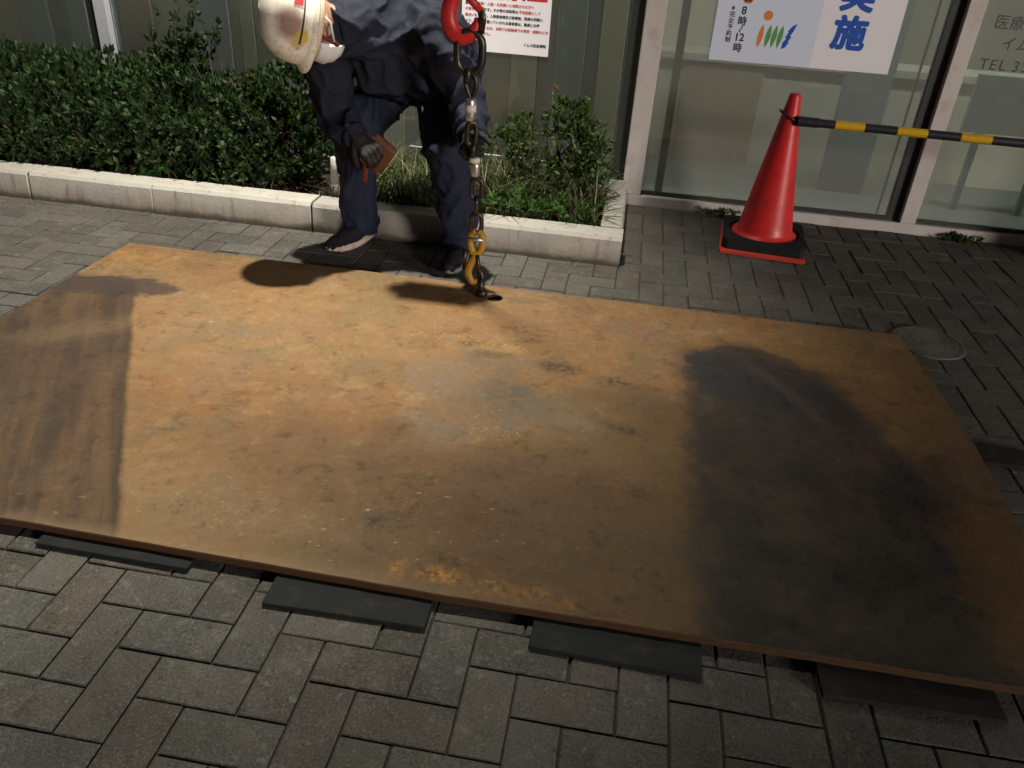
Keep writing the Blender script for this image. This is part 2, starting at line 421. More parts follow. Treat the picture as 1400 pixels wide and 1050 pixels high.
M_INKBLUE = simple('ink_blue', (.008, .085, .50), .5, 0, .1)
M_INKORANGE = simple('ink_orange', (.72, .23, .055), .6, 0, .1)
M_INKGREEN = simple('ink_green', (.10, .34, .09), .6, 0, .1)
M_WHITEPVC = simple('white_plastic', (.66, .67, .64), .5, 0, .1, 30, .05)
M_LEATHER = simple('brown_leather', (.105, .036, .020), .6, 0, .5, 45, .5, .003, dirt=(.17, .095, .06))
M_LEATHERRED = simple('red_strap', (.13, .020, .012), .65, 0, .4, 60, .3)

def glass_mat(name, haze):
    t = NT(name)
    c = t.coord(); n = t.noise(c, .8, 2)
    fr = t.node('ShaderNodeFresnel', {'IOR': 1.5}).outputs[0]
    tr = t.node('ShaderNodeBsdfTransparent', {'Color': (.80, .86, .82, 1)}).outputs[0]
    gl = t.node('ShaderNodeBsdfGlossy', {'Color': (1, 1, 1, 1), 'Roughness': .01, 'Normal': t.bump(n, .05, .002)}).outputs[0]
    # thin film of street dust on the pane
    df = t.node('ShaderNodeBsdfDiffuse', {'Color': (.46, .46, .43, 1)}).outputs[0]
    a = t.node('ShaderNodeMixShader', {0: t.math('MULTIPLY_ADD', t.noise(c, 3.0, 5, .6), haze*.5, haze*.75), 1: tr, 2: df}).outputs[0]
    return t.finish(t.node('ShaderNodeMixShader', {0: fr, 1: a, 2: gl}).outputs[0])
M_GLASS = glass_mat('window_glass', .10)
M_GLASSFILM = glass_mat('filmed_window_glass', .30)

def leaf_mat(name, a, b, tip):
    t = NT(name)
    g = t.node('ShaderNodeNewGeometry'); r = g.outputs['Random Per Island']; c = g.outputs['Position']
    col = t.mix(r, a, b)
    col = t.mix(t.step(r, .84, .95), col, tip)
    col = t.mix(t.step(r, .975, .98), col, (.13, .075, .03))
    col = t.mix(t.mul(t.step(t.noise(c, 11, 3), .42, .62), .75), col, a)
    d = t.bsdf(col, .58, 0, None, .3)
    tl = t.node('ShaderNodeBsdfTranslucent', {'Color': t.mix(.5, col, (.12, .20, .03))}).outputs[0]
    return t.finish(t.node('ShaderNodeMixShader', {0: .18, 1: d, 2: tl}).outputs[0])
M_LEAF = leaf_mat('shrub_leaf', (.010, .027, .008), (.030, .064, .018), (.070, .105, .036))
M_LEAF2 = leaf_mat('shrub_leaf_olive', (.028, .054, .014), (.072, .118, .032), (.14, .18, .06))
M_GRASS = leaf_mat('weed_blade', (.022, .040, .010), (.060, .086, .024), (.20, .19, .08))
M_WEED = leaf_mat('broad_weed', (.040, .105, .020), (.070, .165, .035), (.12, .22, .05))
M_BARK = simple('twig_bark', (.055, .042, .030), .85, 0, .5, 60, .5, .003, .2)
M_DRY = simple('dry_stalk', (.20, .17, .10), .8, 0, .4, 60, .2)

def cloth_mat(name, a, b, sc=500):
    t = NT(name); c = t.coord()
    n = t.noise(c, 14, 5, .6); w = t.noise(c, sc, 2, .6); n2 = t.noise(c, 45, 4)
    col = t.mix(n, a, b)
    nr = t.bump(w, .25, .0006, t.bump(t.add(n, t.mul(n2, .5)), .35, .012))
    s = t.bsdf(col, .82, 0, nr, .25)
    return t.finish(s)
M_NAVY = cloth_mat('navy_workwear', (.007, .009, .019), (.015, .018, .034))
M_NAVY2 = cloth_mat('navy_trousers', (.011, .014, .032), (.021, .026, .054))
M_GLOVE = cloth_mat('dark_glove', (.010, .010, .011), (.024, .022, .021))
M_SHOE = cloth_mat('dark_shoe', (.006, .006, .009), (.014, .013, .018))
M_SOLE = simple('salmon_sole', (.50, .40, .36), .7, 0, .3, 50, .2, .002, dirt=(.16, .10, .08))
M_SOLEGREY = simple('grey_sole', (.20, .19, .185), .7, 0, .3, 50, .2)
M_SKIN = simple('skin', (.42, .24, .165), .5, 0, .15, 80, .1)
M_MASK = simple('face_mask_white', (.68, .68, .72), .8, 0, .08, 200, .15, .001)
M_HAIR = simple('hair_dark', (.02, .016, .014), .6, 0, .3, 200, .5)
def helmet_mat():
    t = NT('scuffed_white_helmet'); c = t.coord('Object')
    n = t.noise(c, 9, 5, .6); f = t.noise(c, 60, 5, .7)
    x, y, z = t.xyz(c)
    col = t.mix(t.step(n, .4, .7), (.86, .82, .74), (.66, .60, .52))
    def blob(cx, cy, cz, r, so=.5):
        d = t.node('ShaderNodeVectorMath', {0: t.node('ShaderNodeVectorMath', {0: c, 1: t.node('ShaderNodeVectorMath', {0: t.noise(c, 22, 4, .6, col=True), 1: (.03, .03, .03)}, operation='MULTIPLY').outputs[0]}, operation='ADD').outputs[0], 1: (cx+.015, cy+.015, cz+.015)}, operation='DISTANCE').outputs['Value']
        return t.step(d, r*(1+so), r*(1-so))
    col = t.mix(t.mul(blob(-.095, .020, .062, .046), .85), col, (.20, .085, .065))
    col = t.mix(t.mul(blob(-.108, .048, .026, .020), .9), col, (.50, .36, .03))
    col = t.mix(t.mul(blob(-.100, .075, .040, .020), .8), col, (.46, .34, .08))
    col = t.mix(t.mul(t.step(f, .56, .68), .55), col, (.17, .12, .095))
    col = t.mix(t.mul(t.step(t.noise(t.mapping(c, (20, 20, 90)), 1, 3), .6, .7), .35), col, (.25, .2, .16))
    return t.finish(t.bsdf(col, t.math('MULTIPLY_ADD', f, .3, .25), 0, t.bump(f, .12, .001), .5))
M_HELMET = helmet_mat()

# ================================================================== ground
def ground_sheet(name, x0, y0, x1, y1, z, mat):
    m = MB(); m.geo([(x0, y0, z), (x1, y0, z), (x1, y1, z), (x0, y1, z)], [(0, 1, 2, 3)])
    return tag(m.build(name, mat), kind='structure')
ground_sheet('ground', -150, -150, 150, 150, -.155, M_ASPHALT)

pavement = tag(ground_sheet('pavement', -7.0, -2.6, 8.0, 3.17, -.0075, M_SAND), kind='structure')
m = MB(); m.box((-7.0, -2.75, -.15), (8.0, -2.6, .004))
tag(m.build('road_kerb', M_KERB, None, .012), kind='structure')

PITCH = .1
def paver_box(w, d, grow=0.0):
    """bevelled block, top at z=0; centred"""
    g = .0021; hx, hy = w/2-g, d/2-g; b = .0026
    v = [(-hx,-hy,-.02),(hx,-hy,-.02),(hx,hy,-.02),(-hx,hy,-.02),
         (-hx,-hy,-b),(hx,-hy,-b),(hx,hy,-b),(-hx,hy,-b),
         (-hx+b,-hy+b,0),(hx-b,-hy+b,0),(hx-b,hy-b,0),(-hx+b,hy-b,0)]
    f = [(8,9,10,11)]
    for a in (0, 4):
        for k in range(4): f.append((a+k, a+(k+1) % 4, a+4+(k+1) % 4, a+4+k))
    return v, f
PV = {}
for nm, (w, d) in {'along': (2*PITCH, PITCH), 'across': (PITCH, 2*PITCH)}.items():
    mm = MB(); mm.geo(*paver_box(w, d)); me = mm.mesh('paver'); me.materials.append(M_PAVER); PV[nm] = (me, w, d)
def clipbox(x0, x1, y0, y1):
    return x0, x1, y0, y1
cells = []
for k in range(-36, 36):
    for n in range(-40, 40):
        cells.append(('along', (k+4*n)*PITCH, (k+4*n+2)*PITCH, -(k+1)*PITCH, -k*PITCH))
        cells.append(('across', (k-1+4*n)*PITCH, (k+4*n)*PITCH, -(k+2)*PITCH, -k*PITCH))
KERB_Y, KERB_X, FAC_Y = 2.245, .905, 3.165
ZUP = Vector((0, 0, 1))
def project(p):
    d = Vector(p) - CAM_POS; w = d.dot(cf_)
    if w < .05: return None
    return (700 + 1081.4*d.dot(cr_)/w, 525 - 1081.4*d.dot(cu_)/w, w)
manhole_c = Vector((2.10, 1.83, 0)); MANHOLE_R = .122
vis, rest = [], []
for kind, x0, x1, y0, y1 in cells:
    if x1 > 8 or x0 < -7 or y0 < -2.6: continue
    cut = False
    regs = [(x0, x1, y0, y1)]
    if y1 > FAC_Y:
        if y0 > FAC_Y - .02: continue
        y1 = FAC_Y; cut = True
    if y1 > KERB_Y and x0 < KERB_X:
        if y0 > KERB_Y - .015 and x1 < KERB_X + .015: continue
        if y0 <= KERB_Y - .015 and x1 <= KERB_X + .015 : y1 = KERB_Y; cut = True
        elif y0 > KERB_Y - .015: x0 = KERB_X; cut = True
        else:
            if (x1-KERB_X)*(y1-y0) > (KERB_Y-y0)*(x1-x0): x0 = KERB_X
            else: y1 = KERB_Y
            cut = True
    if x1-x0 < .012 or y1-y0 < .012: continue
    cx, cy = (x0+x1)/2, (y0+y1)/2
    pr = project((cx, cy, 0))
    under = (-1.03 < cx < 1.90 and .26 < cy < 1.68)
    ok = pr and -30 < pr[0] < 1430 and -20 < pr[1] < 1075 and not under
    area = (x1-x0)*(y1-y0)/pr[2]**3 if pr else 0
    (vis if ok else rest).append((area, kind, x0, x1, y0, y1, cut))
vis.sort(key=lambda q: -q[0])
rest += vis[300:]; vis = vis[:300]
for area, kind, x0, x1, y0, y1, cut in vis:
    if cut:
        mm = MB(); mm.geo(*paver_box(x1-x0, y1-y0)); me = mm.mesh('paver'); me.materials.append(M_PAVER)
    else: me = PV[kind][0]
    o = bpy.data.objects.new('paver', me); COL.objects.link(o); o.parent = pavement
    o.location = ((x0+x1)/2 + random.gauss(0, .0006), (y0+y1)/2 + random.gauss(0, .0006), random.gauss(0, .0008))
    o.rotation_euler = (random.gauss(0, .006), random.gauss(0, .006), random.gauss(0, .004))
mm = MB()
for area, kind, x0, x1, y0, y1, cut in rest:
    v, f = paver_box(x1-x0, y1-y0)
    cx, cy = (x0+x1)/2, (y0+y1)/2; ta, tb, dz = random.gauss(0, .006), random.gauss(0, .006), random.gauss(0, .0008)
    if (Vector((cx, cy, 0))-manhole_c).length < .02: continue
    mm.geo([(cx+a, cy+b, c+dz+a*ta+b*tb) for a, b, c in v], f)
o = mm.build('paver_field', M_PAVER, pavement); o['kind'] = 'stuff'

# valve cover with concentric rings, tucked under the plate corner
mh = thing('valve_cover', manhole_c, 'round grey metal cover with concentric rings beside the plate corner', 'cover')
def cover_mat():
    return simple('worn_iron_cover', (.125, .12, .108), .8, 0, .5, 40, .5, .002, .2, dirt=(.06, .055, .045))
M_COVER = cover_mat()
prof = [(1e-6, .004)]
for i in range(9):
    r = .008 + i*.0125
    prof += [(r, .004), (r+.0025, .0051), (r+.0060, .0051), (r+.0085, .004)]
prof += [(MANHOLE_R-.006, .0045), (MANHOLE_R-.004, -.01)]
m = MB(); m.lathe(prof, manhole_c, 40, False); m.build('cover_disc', M_COVER, mh)
m = MB(); m.lathe([(MANHOLE_R-.003, -.01), (MANHOLE_R-.003, .0055), (MANHOLE_R+.010, .0055), (MANHOLE_R+.012, -.01)], manhole_c, 40, False)
m.build('cover_rim', M_COVER, mh)

# ================================================================== planter
KH = .127
planter = thing('planter_kerb', (-.9, 2.30, 0), 'low pale concrete kerb edging the planting bed, stained along its foot', 'kerb')
joints = [-4.4, -3.6, -2.62, -1.915, -1.289, -.511, .19, .905]
gap = .0055
for a, b in zip(joints[:-1], joints[1:]):
    dy, dz = random.gauss(0, .0025), random.gauss(0, .0018)
    prof = [(2.248, -.03), (2.252, .012), (2.262, KH-.017), (2.276, KH), (2.385, KH), (2.388, -.03)]
    ga, gb = (.0012 if abs(a+1.289) < .01 else gap), (.0012 if abs(b+1.289) < .01 else gap)
    n = 9; x0, x1 = a+ga, b-(gb if b < .9 else 0)
    v, f = [], []
    for i in range(n+1):
        x = x0+(x1-x0)*i/n
        for j, (yy, zz) in enumerate(prof):
            jit = .0022*mn.noise((x*9, yy*40, zz*30+3)) if 0 < j < 5 else 0
            v.append((x, yy+dy+jit, zz+dz+jit*.6))
    k = len(prof)
    for i in range(n):
        for j in range(k): f.append((i*k+j, i*k+(j+1) % k, (i+1)*k+(j+1) % k, (i+1)*k+j))
    f += [tuple(range(k-1, -1, -1)), tuple(n*k+j for j in range(k))]
    m = MB(); m.geo(v, f); m.build('kerb_stone', M_KERB, planter, .002, 1)
for a, b in ((2.390, 2.78), (2.78, 3.165)):
    m = MB()
    prof = [(.800, -.03), (.800, KH), (.888, KH), (.897, KH-.014), (.905, .012), (.907, -.03)]
    n = 5; v, f = [], []
    for i in range(n+1):
        y = a+gap+(b-a-2*gap)*i/n
        for xx, zz in prof:
            jit = .002*mn.noise((y*9, xx*40, zz*30)); v.append((xx+jit, y, zz+jit))
    k = len(prof)
    for i in range(n):
        for j in range(k): f.append((i*k+j, i*k+(j+1) % k, (i+1)*k+(j+1) % k, (i+1)*k+j))
    f += [tuple(range(k-1, -1, -1)), tuple(n*k+j for j in range(k))]
    m.geo(v, f); m.build('kerb_stone', M_KERB, planter, .002, 1)
# dark mortar behind the joints
m = MB(); m.box((-4.4, 2.27, -.03), (.89, 2.38, KH-.012)); m.box((.81, 2.39, -.03), (.888, 3.16, KH-.012))
m.build('mortar_core', M_SOIL, planter)

nx, ny = 90, 16
v = []; f = []
for i in range(nx+1):
    for j in range(ny+1):
        x = -4.4+(.80+4.4)*i/nx; y = 2.385+(3.16-2.385)*j/ny
        v.append((x, y, .075+.03*mn.noise((x*4, y*4, 0))+.012*mn.noise((x*19, y*19, 5))))
for i in range(nx):
    for j in range(ny): a = i*(ny+1)+j; f.append((a, a+ny+1, a+ny+2, a+1))
m = MB(); m.geo(v, f, True); tag(m.build('planter_soil', M_SOIL), kind='structure')

# ================================================================== building
GX0, GX1 = -5.2, 5.2
bld = thing('glass_building', (0, 3.2, 0), 'glazed ground floor frontage with pale aluminium frames behind the planter', 'building')
# sill
m = MB(); m.box((GX0, 3.168, -.03), (GX1, 3.26, .05)); m.build('sill', M_ALU, bld, .004)
mull = [(-4.95, -4.87, M_ALUBLUE), (-3.50, -3.42, M_ALUBLUE), (-2.035, -1.962, M_ALUBLUE), (-.58, -.50, M_ALU), (.872, .972, M_ALU), (2.315, 2.392, M_ALU), (3.76, 3.84, M_ALU)]
for a, b, mt in mull:
    m = MB(); m.box((a, 3.172, .051), (b, 3.235, 2.55)); m.build('mullion', mt, bld, .003)
    m = MB(); m.box((a-.062, 3.206, .051), (a-.001, 3.245, 2.55)); m.build('gasket', M_ALUDARK, bld)
ends = [(-4.87, -3.50), (-3.42, -2.035), (-1.962, -.58), (-.50, .872), (.972, 2.315), (2.392, 3.76)]
for a, b in ends:
    m = MB(); m.box((a+.0005, 3.212, .0505), (b-.064, 3.220, 2.5)); m.build('glass_pane', M_GLASSFILM if a > .9 else M_GLASS, bld)
    m = MB(); m.box((a+.001, 3.196, .0512), (b-.064, 3.211, .072)); m.build('glazing_bead', M_ALUDARK if a > .9 else M_ALU, bld)
# sliding door leaf stile behind the middle right pane
m = MB(); m.box((1.045, 3.228, .052), (1.085, 3.262, 2.5)); m.build('door_stile', M_ALUDARK, bld)
m = MB(); m.box((2.205, 3.228, .052), (2.213, 3.244, 2.5)); m.build('door_edge', M_ALUDARK, bld)
m = MB(); m.box((GX0, 3.16, 2.551), (GX1, 3.5, 3.0)); m.build('lintel', M_ALU, bld)
m = MB(); m.box((GX0, 3.17, 3.001), (GX1, 3.6, 9.0)); 
M_WALL = simple('facade_render', (.34, .32, .29), .8, 0, .2, 12, .3)
m.build('upper_wall', M_WALL, bld)
# lobby behind the glass
M_LOBFLOOR = simple('lobby_floor', (.13, .13, .12), .5, 0, .15, 10, .02)
M_LOBWALL = simple('lobby_wall', (.44, .41, .35), .8, 0, .15, 5, .05)
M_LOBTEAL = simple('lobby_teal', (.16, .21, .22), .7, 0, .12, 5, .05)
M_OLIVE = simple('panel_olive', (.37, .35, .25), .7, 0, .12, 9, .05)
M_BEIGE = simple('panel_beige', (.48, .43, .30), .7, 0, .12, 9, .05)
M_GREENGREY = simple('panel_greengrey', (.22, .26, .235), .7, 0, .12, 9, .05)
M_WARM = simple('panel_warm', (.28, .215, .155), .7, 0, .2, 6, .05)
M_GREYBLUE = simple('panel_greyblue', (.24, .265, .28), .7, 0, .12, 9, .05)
m = MB(); m.box((GX0, 3.262, -.03), (GX1, 6.2, .03)); m.build('lobby_floor', M_LOBFLOOR, bld)
m = MB(); m.box((GX0, 6.2, -.03), (GX1, 6.3, 3.0)); m.build('lobby_wall', M_LOBWALL, bld)
m = MB(); m.box((GX0, 3.5, 2.6), (GX1, 6.2, 2.7)); m.build('lobby_ceiling', M_LOBWALL, bld)
m = MB(); m.box((GX0-.1, 3.17, -.03), (GX0-.001, 6.3, 3.0)); m.build('lobby_side_wall', M_LOBWALL, bld)
m = MB(); m.box((GX1+.001, 3.17, -.03), (GX1+.1, 6.3, 3.0)); m.build('lobby_side_wall', M_LOBWALL, bld)
# folding screen of upright panels close behind the glass (left of the door)
px = -5.0
specs = []
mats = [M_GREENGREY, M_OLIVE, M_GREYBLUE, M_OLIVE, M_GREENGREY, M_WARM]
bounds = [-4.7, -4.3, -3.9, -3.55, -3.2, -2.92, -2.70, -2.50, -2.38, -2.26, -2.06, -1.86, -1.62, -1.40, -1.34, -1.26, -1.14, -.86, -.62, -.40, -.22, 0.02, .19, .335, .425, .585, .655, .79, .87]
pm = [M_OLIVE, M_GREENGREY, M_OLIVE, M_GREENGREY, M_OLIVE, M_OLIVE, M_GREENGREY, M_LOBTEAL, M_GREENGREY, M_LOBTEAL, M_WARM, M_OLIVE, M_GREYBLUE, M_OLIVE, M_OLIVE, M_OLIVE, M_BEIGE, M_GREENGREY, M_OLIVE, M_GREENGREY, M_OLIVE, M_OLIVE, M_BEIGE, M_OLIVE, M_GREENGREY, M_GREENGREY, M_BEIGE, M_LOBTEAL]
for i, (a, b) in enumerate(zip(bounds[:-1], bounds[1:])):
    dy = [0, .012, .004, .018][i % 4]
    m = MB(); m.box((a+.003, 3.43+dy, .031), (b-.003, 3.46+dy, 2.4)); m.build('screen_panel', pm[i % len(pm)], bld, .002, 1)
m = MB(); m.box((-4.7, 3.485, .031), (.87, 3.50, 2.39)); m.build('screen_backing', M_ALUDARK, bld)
# added low block and ledge, toned to copy street reflections in the door panes
m = MB(); m.box((1.0, 4.15, .031), (3.75, 4.25, .62)); m.build('reflection_front', M_LOBWALL, bld)
m = MB(); m.box((1.15, 4.137, .032), (1.62, 4.149, .60)); m.build('reflection_panel', M_WARM, bld)
m = MB(); m.box((.98, 4.12, .621), (3.77, 4.45, .66)); m.build('reflection_ledge', M_LOBWALL, bld)
m = MB(); m.box((2.0, 3.72, .031), (2.24, 3.80, 2.4)); m.build('shadow_slab', M_LOBTEAL, bld)  # added upright slab, coloured to copy a bluish shadow on the pane
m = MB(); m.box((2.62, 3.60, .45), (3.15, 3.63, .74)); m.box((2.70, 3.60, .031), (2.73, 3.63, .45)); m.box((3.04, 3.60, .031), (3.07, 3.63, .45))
m.build('reflection_board', M_LOBTEAL, bld)  # added board copying a dark reflection in the right-hand pane

# lobby ceiling lamp: lit
lamp = thing('lobby_lamp', (.9, 4.3, 2.55), 'long lit strip lamp under the lobby ceiling inside', 'lamp', None)
t = NT('lamp_diffuser'); M_LAMPEMIT = t.finish(t.node('ShaderNodeEmission', {'Color': (.96, 1, .95, 1), 'Strength': 85.0}).outputs[0])
m = MB(); m.box((-4.6, 3.30, 2.46), (4.4, 3.405, 2.498)); m.build('lamp_tray', M_ALU, lamp)
m = MB(); m.box((-4.58, 3.31, 2.445), (4.38, 3.395, 2.459)); m.build('lamp_diffuser', M_LAMPEMIT, lamp)

# lettering straight on the right-hand pane
GY = 3.2105
text('医療法人', .066, 'lettering', M_INKGREY, bld, (2.460, GY, .991))
text('イムス記念', .066, 'lettering', M_INKGREY, bld, (2.518, GY, .903))
for ch, dx in (('T', 0), ('E', .046), ('L', .090), ('3', .150), ('5', .194), ('5', .236), ('9', .278)): text(ch, .066, 'lettering', M_INKGREY, bld, (2.455+dx*.97, GY, .811))

# ---- notice on the left pane
nt = thing('bicycle_notice', (.19, 3.205, 1.0), 'white paper notice with red and black small print behind the crane hook', 'notice')
NX0, NX1, NZ0, NZ1 = -.035, .414, .697, 1.30
m = MB(); m.box((NX0, 3.2035, NZ0), (NX1, 3.2055, NZ1)); m.build('paper_sheet', M_PAPER, nt)
ty = 3.2028
text('駐輪禁止', .100, 'headline', M_INKRED, nt, (-.03, ty, .952), bold=.004, width=1.06)
rows = [('駐輪場は', M_INKBLACK, '診察・入院・お見舞いに来院された方へ', M_INKPINK, .912),
        ('の専用駐輪場', M_INKPINK, 'です。その他の自転車は', M_INKBLACK, .886),
        ('撤去', M_INKPINK, 'いたします。入院患者様及び診察後、医師の判断に', M_INKBLACK, .858),
        ('より、自転車を置いていかれる患者様は、職員にお声', M_INKBLACK, '', None, .831),
        ('かけください。', M_INKBLACK, 'なお、当院では駐輪場での事故・盗難などの', M_INKPINK, .802),
        ('責任は負いません。', M_INKPINK, '', None, .776)]
sz = .0158
for a, ma, b, mb, z in rows:
    text(a, sz, 'print_line', ma, nt, (-.018, ty, z), bold=.0006)
    if b: text(b, sz, 'print_line', mb, nt, (-.018+len(a)*sz*.995, ty, z), bold=.0006)
text('不法駐輪として', sz, 'print_line', M_INKPINK, nt, (.253, ty, .886), bold=.0006)
text('イムス記念病院', .0165, 'print_line', M_INKBLACK, nt, (.285, ty, .738), bold=.0006)

# ---- clinic poster on the door pane
ps = thing('clinic_poster', (1.64, 3.205, 1.2), 'large white and pale blue poster with big blue characters on the glass above the cone', 'poster')
PX0, PX1, PZ0, PZ1 = 1.208, 2.058, .752, 1.50
m = MB(); m.box((PX0, 3.2035, PZ0), (1.690, 3.2055, PZ1)); m.build('blue_half', M_PAPERBLUE, ps)
m = MB(); m.box((1.6901, 3.2035, PZ0), (PX1, 3.2055, PZ1)); m.build('white_half', M_PAPER, ps)
for ch, z in (('実', 1.028), ('施', .862)):
    text(ch, .152, 'big_character', M_INKBLUE, ps, (1.760, ty, z), bold=.0068, width=1.02)
def column(chars, x, z, size, step, mat, bold):
    for ch in chars:
        text('~' if ch == '|' else ch, size, 'small_character', mat, ps, (x, ty, z), 'CENTER', bold=bold); z -= step
for ch, zc in (('8', .964), ('時', .918), ('〜', .884), ('12', .846), ('時', .800)):
    if ch == '〜':
        mm = MB(); q = [(1.335+.006*math.sin(k/10*2*math.pi), ty, zc+.028-.028*k/10) for k in range(11)]
        mm.tube(q, .0025, 6, flatdir=(0, 1, 0), flat=.12); mm.build('small_character', M_INKBLACK, ps)
    else: text(ch, .048 if ch in ('8', '12') else .042, 'small_character', M_INKBLACK, ps, (1.335, ty, zc), 'CENTER', bold=.0013)
z = .978
for ch in '※完全予約制':
    text(ch, .0275, 'small_character', M_INKGREY if ch == '※' else M_INKBLACK, ps, (1.283, ty, z), 'CENTER', bold=.0005); z -= .0280
def disc(c, r, mat, nm, y=ty, seg=28):
    m = MB(); m.prism([(c[0]+r*math.cos(2*math.pi*k/seg), c[1]+r*math.sin(2*math.pi*k/seg)) for k in range(seg)], y, y+.0006); return m.build(nm, mat, ps)
disc((1.345, 1.036), .027, M_INKORANGE, 'day_badge', ty+.0001)
text('日', .040, 'small_character', M_INKBLACK, ps, (1.345, ty-.0008, 1.021), 'CENTER', bold=.002)
# logo: a dot and leaf-shaped strokes
disc((1.451, .966), .0215, M_INKORANGE, 'logo_dot')
def logo(x, z): return (1.432+(x-1.482)*.80, .823+(z-.828)*.86)
def leaf_stroke(x, z0, z1, w, lean, mat):
    n = 14; L = []; Rr = []
    for k in range(n+1):
        s_ = k/n; ww = w*math.sin(math.pi*s_)**.8; xx = x+lean*(s_-.5); zz = z0+(z1-z0)*s_
        L.append((xx-ww, zz)); Rr.append((xx+ww, zz))
    m = MB(); m.prism([logo(*q) for q in L+Rr[::-1][1:-1]], ty, ty+.0006); m.build('logo_stroke', mat, ps)
leaf_stroke(1.482, .828, .948, .0155, .012, M_INKORANGE)
for x in (1.527, 1.562, 1.597): leaf_stroke(x, .832, .950, .0145, .014, M_INKGREEN)
m = MB(); m.prism([logo(*q) for q in [(1.618, .828), (1.640, .842), (1.655, .868), (1.648, .871), (1.664, .896), (1.655, .900), (1.671, .930), (1.682, .966), (1.655, .948), (1.636, .922), (1.643, .917), (1.626, .892), (1.635, .886), (1.618, .862)]], ty, ty+.0006)
m.build('logo_stroke', M_INKBLUE, ps)

# ================================================================== steel plate and mats
PT, PB = .036, .014
outline = [(-1.1222, 1.7882), (0.4469, 1.7923), (1.9697, 1.7923), (1.9979, 1.4176), (2.008, 1.0752), (1.9929, 0.6119), (1.9626, 0.1486), (0.5879, 0.1426), (-0.4464, 0.1587), (-1.1393, 0.1667), (-1.1343, 1.055)]
HOLE = (0.4459, 1.6865); HR = .033
def plate():
    bm = bmesh.new()
    pts = []
    for (ax, ay), (bx, by) in zip(outline, outline[1:]+outline[:1]):
        n = max(2, int(math.hypot(bx-ax, by-ay)/.06))
        for k in range(n):
            x, y = ax+(bx-ax)*k/n, ay+(by-ay)*k/n
            pts.append((x+.0016*mn.noise((x*14, y*14, 1)), y+.0022*mn.noise((x*14, y*14, 9))))
    o = [bm.verts.new((x, y, PT)) for x, y in pts]
    h = [bm.verts.new((HOLE[0]+HR*math.cos(2*math.pi*k/24), HOLE[1]+HR*math.sin(2*math.pi*k/24), PT)) for k in range(24)]
    es = [bm.edges.new((o[i], o[(i+1) % len(o)])) for i in range(len(o))] + [bm.edges.new((h[i], h[(i+1) % 24])) for i in range(24)]
    bmesh.ops.triangle_fill(bm, use_beauty=True, use_dissolve=False, edges=es)
    top = list(bm.faces)
    ring = lambda L, c, dz: [bm.verts.new((v.co.x+(c(v).x), v.co.y+(c(v).y), v.co.z+dz)) for v in L]
    for L in (o, h):
        sgn = 1 if L is o else -1
        n = len(L)
        def outw(v, L=L, n=n, sgn=sgn):
            i = L.index(v); t = (L[(i+1) % n].co-L[i-1].co); d = Vector((t.y, -t.x, 0)).normalized()
            ctr = Vector((.43, .95, 0)) if L is o else Vector((*HOLE, 0))
            if d.dot(v.co-ctr)*sgn < 0: d = -d
            return d*.0022
        offs = [outw(v) for v in L]
        a = [bm.verts.new((v.co.x+q.x, v.co.y+q.y, PT-.0022)) for v, q in zip(L, offs)]
        b = [bm.verts.new((v.co.x+q.x*(.9), v.co.y+q.y*.9, PB+.002)) for v, q in zip(L, offs)]
        c = [bm.verts.new((v.co.x, v.co.y, PB)) for v in L]
        for A, B in ((L, a), (a, b), (b, c)):
            for i in range(n):
                fc = bm.faces.new((A[i], A[(i+1) % n], B[(i+1) % n], B[i])); fc.material_index = 1
        L.append(None); L.pop()
        if L is o: oc = c
        else: hc = c
    es = []
    for L in (oc, hc):
        for i in range(len(L)): es.append(bm.edges.get((L[i], L[(i+1) % len(L)])))
    bmesh.ops.triangle_fill(bm, use_beauty=True, use_dissolve=False, edges=es)
    bmesh.ops.recalc_face_normals(bm, faces=bm.faces)
    for v in bm.verts: v.co -= Vector((.43, .95, PB))
    me = bpy.data.meshes.new('steel_plate'); bm.to_mesh(me); bm.free()
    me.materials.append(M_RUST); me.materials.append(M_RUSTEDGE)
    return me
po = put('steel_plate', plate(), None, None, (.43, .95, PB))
tag(po, 'large rusty brown steel plate lying flat on the pavers with a lifting hole', 'steel plate')

def mat_strip(x0, x1, y0, y1, rot, mt, label, z1=.0135, z0=.0012):
    cx, cy = (x0+x1)/2, (y0+y1)/2
    m = MB(); m.box((x0, y0, z0), (x1, y1, z1), rot)
    o = m.build('rubber_mat', mt, None, .0015, 1, (cx, cy, z0))
    return tag(o, label, 'rubber mat', 'rubber mats under the steel plate')
G4 = 'dark rubber mat under the front edge of the plate'
mat_strip(-.335, .035, .118, .42, R(-.3), M_RUBBER, 'narrow black rubber strip at the front edge, leftmost mat under the plate')
mat_strip(.232, .588, .062, .40, R(1.2), M_RUBBER, 'black rubber mat at the front edge, second from the left, beside the narrow strip')
mat_strip(.815, 1.170, .060, .40, R(-1.0), M_RUBBER, 'black rubber mat at the front edge, second from the right')
mat_strip(1.400, 1.755, .072, .40, R(1.5), M_RUBBER2, 'brownish dusty rubber mat at the front edge by the right corner')
mat_strip(1.75, 2.21, 1.020, 1.115, R(-2), M_RUBBER2, 'narrow dark rubber strip sticking out from the right end of the plate')
mat_strip(.22, .600, 1.55, 1.832, R(0), M_RUBBER, 'black rubber mat at the far edge beside the lifting hole')
mat_strip(-1.24, -.95, .70, 1.085, R(2), M_RUBBER, 'black rubber mat peeking out at the left end of the plate')

